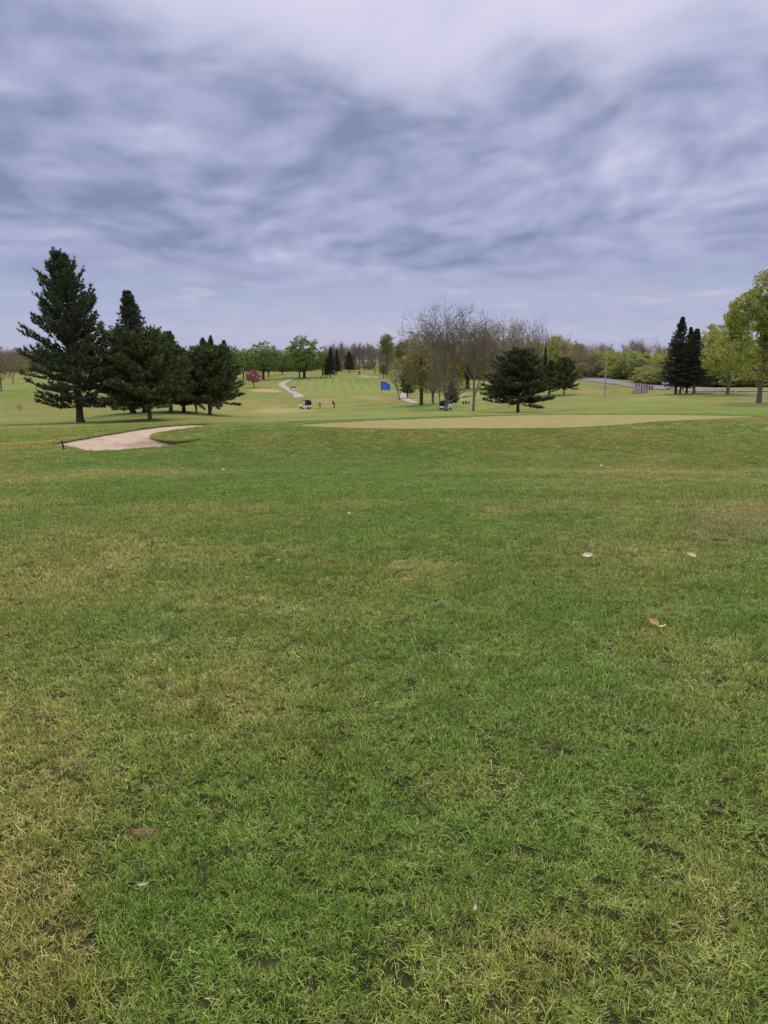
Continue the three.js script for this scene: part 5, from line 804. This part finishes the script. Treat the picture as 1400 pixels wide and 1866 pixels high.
{ // three bins under the trees, and the markers on the far tees
  const bin = (px, py, d, h, r0, r1, label) => { const p = spot(px, py, d), g = top(new THREE.Group(), 'bin'); g.position.copy(p); mesh(new THREE.LatheGeometry([[0, 0], [r0, 0], [r0 * 1.02, 0.03], [r1, h * 0.92], [r1 * 1.06, h * 0.92], [r1 * 1.06, h * 0.95], [r1 * 0.95, h * 0.95], [r0 * 0.95, 0.06], [0, 0.05]].map(a => new THREE.Vector2(...a)), 18), M.black, 'barrel', g); mesh(new THREE.LatheGeometry([[0, h * 1.02], [r1 * 0.7, h * 1.01], [r1 * 1.08, h * 0.97], [r1 * 1.08, h * 0.955], [0, h * 0.955]].map(a => new THREE.Vector2(...a)).reverse(), 18), M.rubber, 'lid', g); tag(g, label, 'bin'); };
  bin(844.5, 737.8, 178, 0.62, 0.17, 0.19, 'left black bin of three between the bare trees'); bin(849.3, 737.8, 178, 0.72, 0.17, 0.2, 'middle and tallest black bin of three'); bin(854.2, 737.8, 178, 0.5, 0.12, 0.24, 'right black bin of three with a wide top');
  let p = spot(584.5, 691.6, 405), g = top(new THREE.Group(), 'tee_sign'); g.position.copy(p);
  mesh(bevel([[-0.3, 0], [0.3, 0], [0.3, 1.05], [-0.3, 1.05]], 0.3, 0.03), std([0.02, 0.06, 0.085], 0.5), 'box', g); mesh(cyl(0.05, 0.05, 1.75, -0.5, 0, 0), std([0.6, 0.62, 0.6], 0.5), 'post', g);
  tag(g, 'dark teal tee box with a pale post below the spruces', 'tee sign');
  p = spot(616, 696.5, 385); g = top(new THREE.Group(), 'marker_pole'); g.position.copy(p);
  mesh(cyl(0.045, 0.045, 3.1, 0, 0, 0), std([0.7, 0.7, 0.62], 0.5), 'pole', g); mesh(cyl(0.07, 0.07, 1.1, 0.06, 1.9, 0), std([0.78, 0.78, 0.76], 0.5), 'sleeve', g);
  tag(g, 'white marker pole on the striped far slope', 'marker pole');
}
// ---- along the road
const woodGrey = std([0.4, 0.37, 0.33], 0.9), timber = std([0.46, 0.42, 0.36], 0.9);
const lean = rng(3131);
{ // utility poles and the wires between them
  const pole = (px, py, d, tp, label) => { const p = spot(px, py, d), h = rise(p, px + 4, tp), g = top(new THREE.Group(), 'utility_pole'); g.position.copy(p); mesh(cyl(0.17, 0.11, h + 0.3, 0, -0.3, 0, 12), woodGrey, 'post', g); mesh(box(0.1, 0.12, 1.5, 0.1, h - 0.35, 0), woodGrey, 'crossarm', g); for (const z of [-0.6, 0, 0.6]) mesh(cyl(0.04, 0.03, 0.15, 0.1, h - 0.29, z, 10), std([0.35, 0.33, 0.3], 0.3), 'insulator', g); tag(g, label, 'utility pole'); return V3(p.x + 0.1, p.y + h - 0.13, p.z); };
  const a = pole(1102, 722.3, 190, 648.5, 'grey utility pole on the grass before the road'), b = pole(1185, 698, 262, 658, 'slim pale utility pole among the roadside trees');
  const wire = (A, B, sag, z, label) => { const pts = []; for (let k = 0; k <= 24; k++) { const t = k / 24, q = A.clone().lerp(B, t); q.y -= sag * 4 * t * (1 - t); q.z += z; pts.push(q); } tag(top(mesh(new THREE.TubeGeometry(new THREE.CatmullRomCurve3(pts), 40, 0.016, 5), std([0.3, 0.3, 0.3], 0.6)), 'power_line'), label, 'power line'); };
  const L = at(1000, 662, 230), R = at(1460, 661, 186);
  wire(a, L, 1.2, 0.6, 'far wire running left from the grey utility pole'); wire(a, L, 1.4, -0.6, 'near wire running left from the grey utility pole');
  wire(a, R, 2.2, 0.6, 'far wire running right from the grey utility pole'); wire(a, R, 2.5, -0.6, 'near wire running right from the grey utility pole');
}
function railFence(name, pts, posts, h, rails, mat, label, r) {
  const c = new THREE.CatmullRomCurve3(pts), P = c.getSpacedPoints(posts - 1), g = top(new THREE.Group(), name), o = P[0].clone(); o.y = land(o.x, o.z); g.position.copy(o);
  const L = P.map(q => V3(q.x - o.x, land(q.x, q.z) - o.y, q.z - o.z));
  L.forEach(q => mesh(bar([q.x, q.y - 0.3, q.z], [q.x + (lean() - 0.5) * 0.07, q.y + h, q.z + (lean() - 0.5) * 0.07], r), mat, 'post', g));
  for (let i = 0; i + 1 < L.length; i++) for (const y of rails) { const a = L[i], b = L[i + 1]; mesh(bar([a.x, a.y + h * y + (lean() - 0.5) * 0.05, a.z], [b.x, b.y + h * y + (lean() - 0.5) * 0.05, b.z], r * (rails.length > 2 ? 0.12 : 0.62), 6), mat, rails.length > 2 ? 'wire' : 'rail', g); }
  return tag(g, label, 'fence');
}
railFence('rail_fence', H2([1283, 714], [1301, 714.5], [1325, 717.5], [1350, 721.5], [1375, 724.5], [1420, 728.5]), 10, 0.85, [0.45, 0.86], timber, 'split rail wooden fence before the road on the right', 0.075);
railFence('wire_fence', H2([1056, 699.5], [1075, 703], [1095, 708], [1112, 713], [1126, 717.3]), 15, 1.0, [0.35, 0.65, 0.92], woodGrey, 'thin post and wire fence left of the utility pole', 0.05);
{ // rail above the culvert, its rubble bank, and the long white barrier across the road
  const pts = H2([1154, 705.2], [1165, 706.4], [1180, 708.4], [1193, 710.2]), P = new THREE.CatmullRomCurve3(pts).getSpacedPoints(8), g = top(new THREE.Group(), 'guard_rail'), o = P[0].clone(); o.y = land(o.x, o.z); g.position.copy(o);
  const L = P.map(q => V3(q.x - o.x, land(q.x, q.z) - o.y, q.z - o.z));
  L.forEach((q, i) => mesh(box(0.32, 1.3, 0.32, q.x, q.y + 0.5, q.z), i === 0 || i === 8 ? std([0.6, 0.6, 0.58], 0.8) : std([0.07, 0.07, 0.09], 0.8), 'post', g));
  for (let i = 0; i < 8; i++) { const a = L[i], b = L[i + 1]; mesh(bar([a.x, a.y + 1.0, a.z], [b.x, b.y + 1.0, b.z], 0.1, 6), std([0.24, 0.24, 0.3], 0.6), 'beam', g); }
  tag(g, 'low guard rail with dark posts above the rubble bank', 'guard rail');
  const r = rng(8080), sg = new THREE.IcosahedronGeometry(0.5, 1), sp = sg.attributes.position; for (let i = 0; i < sp.count; i++) { const q = 0.75 + 0.45 * noise(sp.getX(i) * 3 + 5, sp.getY(i) * 3 + sp.getZ(i) * 2); sp.setXYZ(i, sp.getX(i) * q, sp.getY(i) * q * 0.7, sp.getZ(i) * q); } sg.computeVertexNormals();
  const o2 = new THREE.InstancedMesh(sg, std([0.22, 0.175, 0.135], 0.95), 260), m = new THREE.Matrix4(), q = new THREE.Quaternion(), e = new THREE.Euler();
  for (let i = 0; i < 260; i++) { const u = r(), v = r(), px = lerp(lerp(1160, 1184, u), lerp(1150, 1176, u), v), py = lerp(707.5, 717.5, v), h = hit(px, py), s = 0.35 + r() * 0.75; e.set(r() * 6, r() * 6, r() * 6); q.setFromEuler(e); o2.setMatrixAt(i, m.compose(V3(h.x, land(h.x, h.z) + 0.02, h.z), q, V3(s, s, s))); const t = 0.6 + r() * 0.7; o2.setColorAt(i, new THREE.Color().setRGB(t, t * (0.92 + r() * 0.1), t * 0.95)); }
  tag(top(o2, 'rubble'), 'brown rubble stones on the bank below the guard rail', 'stones', null, 'stuff');
  const bp = H2([1206, 702.6], [1228, 704.6], [1250, 706.4]), BP = new THREE.CatmullRomCurve3(bp).getSpacedPoints(10), bg = top(new THREE.Group(), 'road_barrier'), bo = BP[0].clone(); bo.y = land(bo.x, bo.z); bg.position.copy(bo);
  const BL = BP.map(v => V3(v.x - bo.x, land(v.x, v.z) - bo.y, v.z - bo.z)), wm = std([0.68, 0.69, 0.66], 0.5);
  BL.forEach(v => mesh(box(0.14, 0.9, 0.14, v.x, v.y + 0.35, v.z), woodGrey, 'post', bg));
  for (let i = 0; i < 10; i++) { const a = BL[i], b = BL[i + 1]; mesh(merge([bar([a.x, a.y + 0.85, a.z + 0.12], [b.x, b.y + 0.85, b.z + 0.12], 0.13, 6), bar([a.x, a.y + 0.6, a.z + 0.12], [b.x, b.y + 0.6, b.z + 0.12], 0.13, 6)]), wm, 'beam', bg); }
  tag(bg, 'long white road barrier behind the roadside spruces', 'road barrier');
}
{ // houses glimpsed through the trees
  const house = (px, py, d, w, h, roofH, dep, turn, wallC, roofC, label) => {
    const p = spot(px, py, d), g = top(new THREE.Group(), 'house'); g.position.copy(p); g.rotation.y = turn;
    mesh(merge([box(w, h, dep, 0, h / 2 - 0.2, 0), bevel([[-w / 2, h - 0.2], [w / 2, h - 0.2], [0, h + roofH - 0.2]], dep, 0.01)]), std(wallC, 0.8), 'wall', g);
    const a = Math.atan2(roofH, w / 2), l = Math.hypot(roofH, w / 2) + 0.6, rf = new THREE.Group(); rf.name = 'roof'; g.add(rf);
    for (const s of [-1, 1]) mesh(box(l, 0.18, dep + 0.9, 0, 0, 0, 0, 0, -s * a).translate(s * w / 4 + s * 0.1, h + roofH / 2 - 0.06, 0), std(roofC, 0.8), 'roof_slope', rf);
    for (const x of [-0.28, 0.06, 0.3]) { const wd = new THREE.Group(); wd.name = 'window'; g.add(wd); wd.position.set(x * w, h * 0.55, dep / 2 + 0.02); mesh(merge([box(1.3, 0.1, 0.1, 0, 0.75, 0), box(1.3, 0.1, 0.1, 0, -0.75, 0), box(0.1, 1.5, 0.1, -0.6, 0, 0), box(0.1, 1.5, 0.1, 0.6, 0, 0)]), std([0.7, 0.7, 0.7], 0.6), 'frame', wd); mesh(box(1.15, 1.4, 0.03), std([0.04, 0.045, 0.055], 0.1), 'pane', wd); }
    tag(g, label, 'house');
  };
  house(886, 690.5, 470, 9, 9, 4.5, 10, 0.35, [0.6, 0.6, 0.62], [0.62, 0.63, 0.68], 'pale gabled house glimpsed behind the bare trees');
  house(1070, 688, 420, 8, 4.5, 2.6, 8, -0.3, [0.6, 0.6, 0.6], [0.16, 0.2, 0.22], 'small white house beyond the far road bend');
}
// ---- dead leaves and scraps on the near grass
{
  function leafShape(seed, len, wid, curl) {
    const r = rng(seed), nu = 14, nv = 8, pos = [], idx = [], fold = 0.2 + r() * 0.3, tw = (r() - 0.5) * 1.4;
    for (let j = 0; j <= nv; j++) for (let i = 0; i <= nu; i++) { const u = i / nu, v = j / nv * 2 - 1, lobe = Math.sin(Math.PI * Math.min(1, u * 1.04)) ** 0.7 * (0.75 + 0.25 * Math.abs(Math.sin(u * 9.4))), x = (u - 0.5) * len, z = v * wid / 2 * lobe, y = Math.abs(v) ** 1.3 * wid * 0.5 * fold * lobe + curl * len * (2 * u - 1) ** 2 + 0.05 * len * noise(u * 5 + seed, v * 3) + tw * (u - 0.5) * v * wid * 0.5; pos.push(x, y, z); if (i < nu && j < nv) { const a = j * (nu + 1) + i; idx.push(a, a + nu + 2, a + 1, a, a + nu + 1, a + nu + 2); } }
    return geoOf(pos, idx);
  }
  const dead = (name, px, py, len, wid, curl, col, turn, tilt, label, up = 0.03) => { const p = hit(px, py), g = top(new THREE.Group(), name); g.position.set(p.x, land(p.x, p.z) + up, p.z); g.rotation.set(tilt, turn, tilt * 0.6); const m = std(col, 0.8, { side: THREE.DoubleSide }); mesh(leafShape(Math.round(px), len, wid, curl), m, 'blade', g); mesh(bar([len * 0.4, curl * len * 0.6, 0], [len * 0.72, curl * len + 0.01, 0.004], 0.0011, 5), m, 'stalk', g); tag(g, label, 'leaf'); };
  dead('dry_leaf', 1071, 1022, 0.11, 0.09, 0.16, [0.6, 0.5, 0.33], 0.3, 0.25, 'pale curled dry leaf left of the two pale leaves', 0.06);
  dead('dry_leaf', 1259, 1021, 0.105, 0.085, 0.14, [0.5, 0.42, 0.31], 2.4, 0.25, 'greyish pale dry leaf right of the two pale leaves', 0.06);
  dead('dry_leaf', 1190, 1144, 0.085, 0.065, 0.12, [0.42, 0.21, 0.08], 2.2, 0.25, 'reddish brown dry leaf in the right foreground grass', 0.045);
  dead('dry_leaf', 1203, 1153, 0.08, 0.045, 0.25, [0.75, 0.58, 0.28], 2.5, -0.15, 'cream leaf tip touching the reddish brown leaf', 0.045);
  dead('dry_leaf', 1095, 852, 0.12, 0.08, 0.2, [0.7, 0.66, 0.58], 1, 0.1, 'pale leaf speck farthest away, towards the green', 0.07);
  dead('dry_leaf', 406, 861, 0.11, 0.08, 0.2, [0.72, 0.7, 0.64], 0.6, 0.1, 'white leaf speck on the left lawn before the bunker', 0.07);
  dead('dry_leaf', 637, 941, 0.07, 0.05, 0.2, [0.6, 0.55, 0.42], 1.9, 0.1, 'tiny pale leaf scrap in the middle of the lawn', 0.05);
  dead('dry_leaf', 508, 1034, 0.06, 0.04, 0.2, [0.5, 0.26, 0.17], 1.2, 0.1, 'tiny rusty leaf scrap left of the lawn centre', 0.045);
  dead('dry_leaf', 262, 1624, 0.04, 0.014, 0.1, [0.32, 0.33, 0.27], 0.2, 0.1, 'small whitish shred of leaf at lower left', 0.035);
  dead('dry_leaf', 866, 1668, 0.03, 0.012, 0.15, [0.36, 0.34, 0.28], 1.4, 0.1, 'small whitish leaf scrap near the bottom centre', 0.035);
  // a crumb of bare soil among the blades
  const p = hit(261, 1519), g = new THREE.SphereGeometry(0.04, 28, 14), q = g.attributes.position; for (let i = 0; i < q.count; i++) { const x = q.getX(i), y = q.getY(i), z = q.getZ(i), s = 1 + 0.6 * noise(x * 55, z * 55 + y * 30) + 0.4 * noise(x * 130, z * 130 + y * 80); q.setXYZ(i, x * s * 0.95, y * s * 0.3, z * s * 0.75); } g.computeVertexNormals();
  const o = mesh(g, std([0.15, 0.085, 0.05], 1)); top(o, 'soil_clod'); o.position.set(p.x, land(p.x, p.z) + 0.008, p.z); tag(o, 'small reddish brown clod of soil at lower left', 'soil clod');
}
renderer.render(scene, camera);
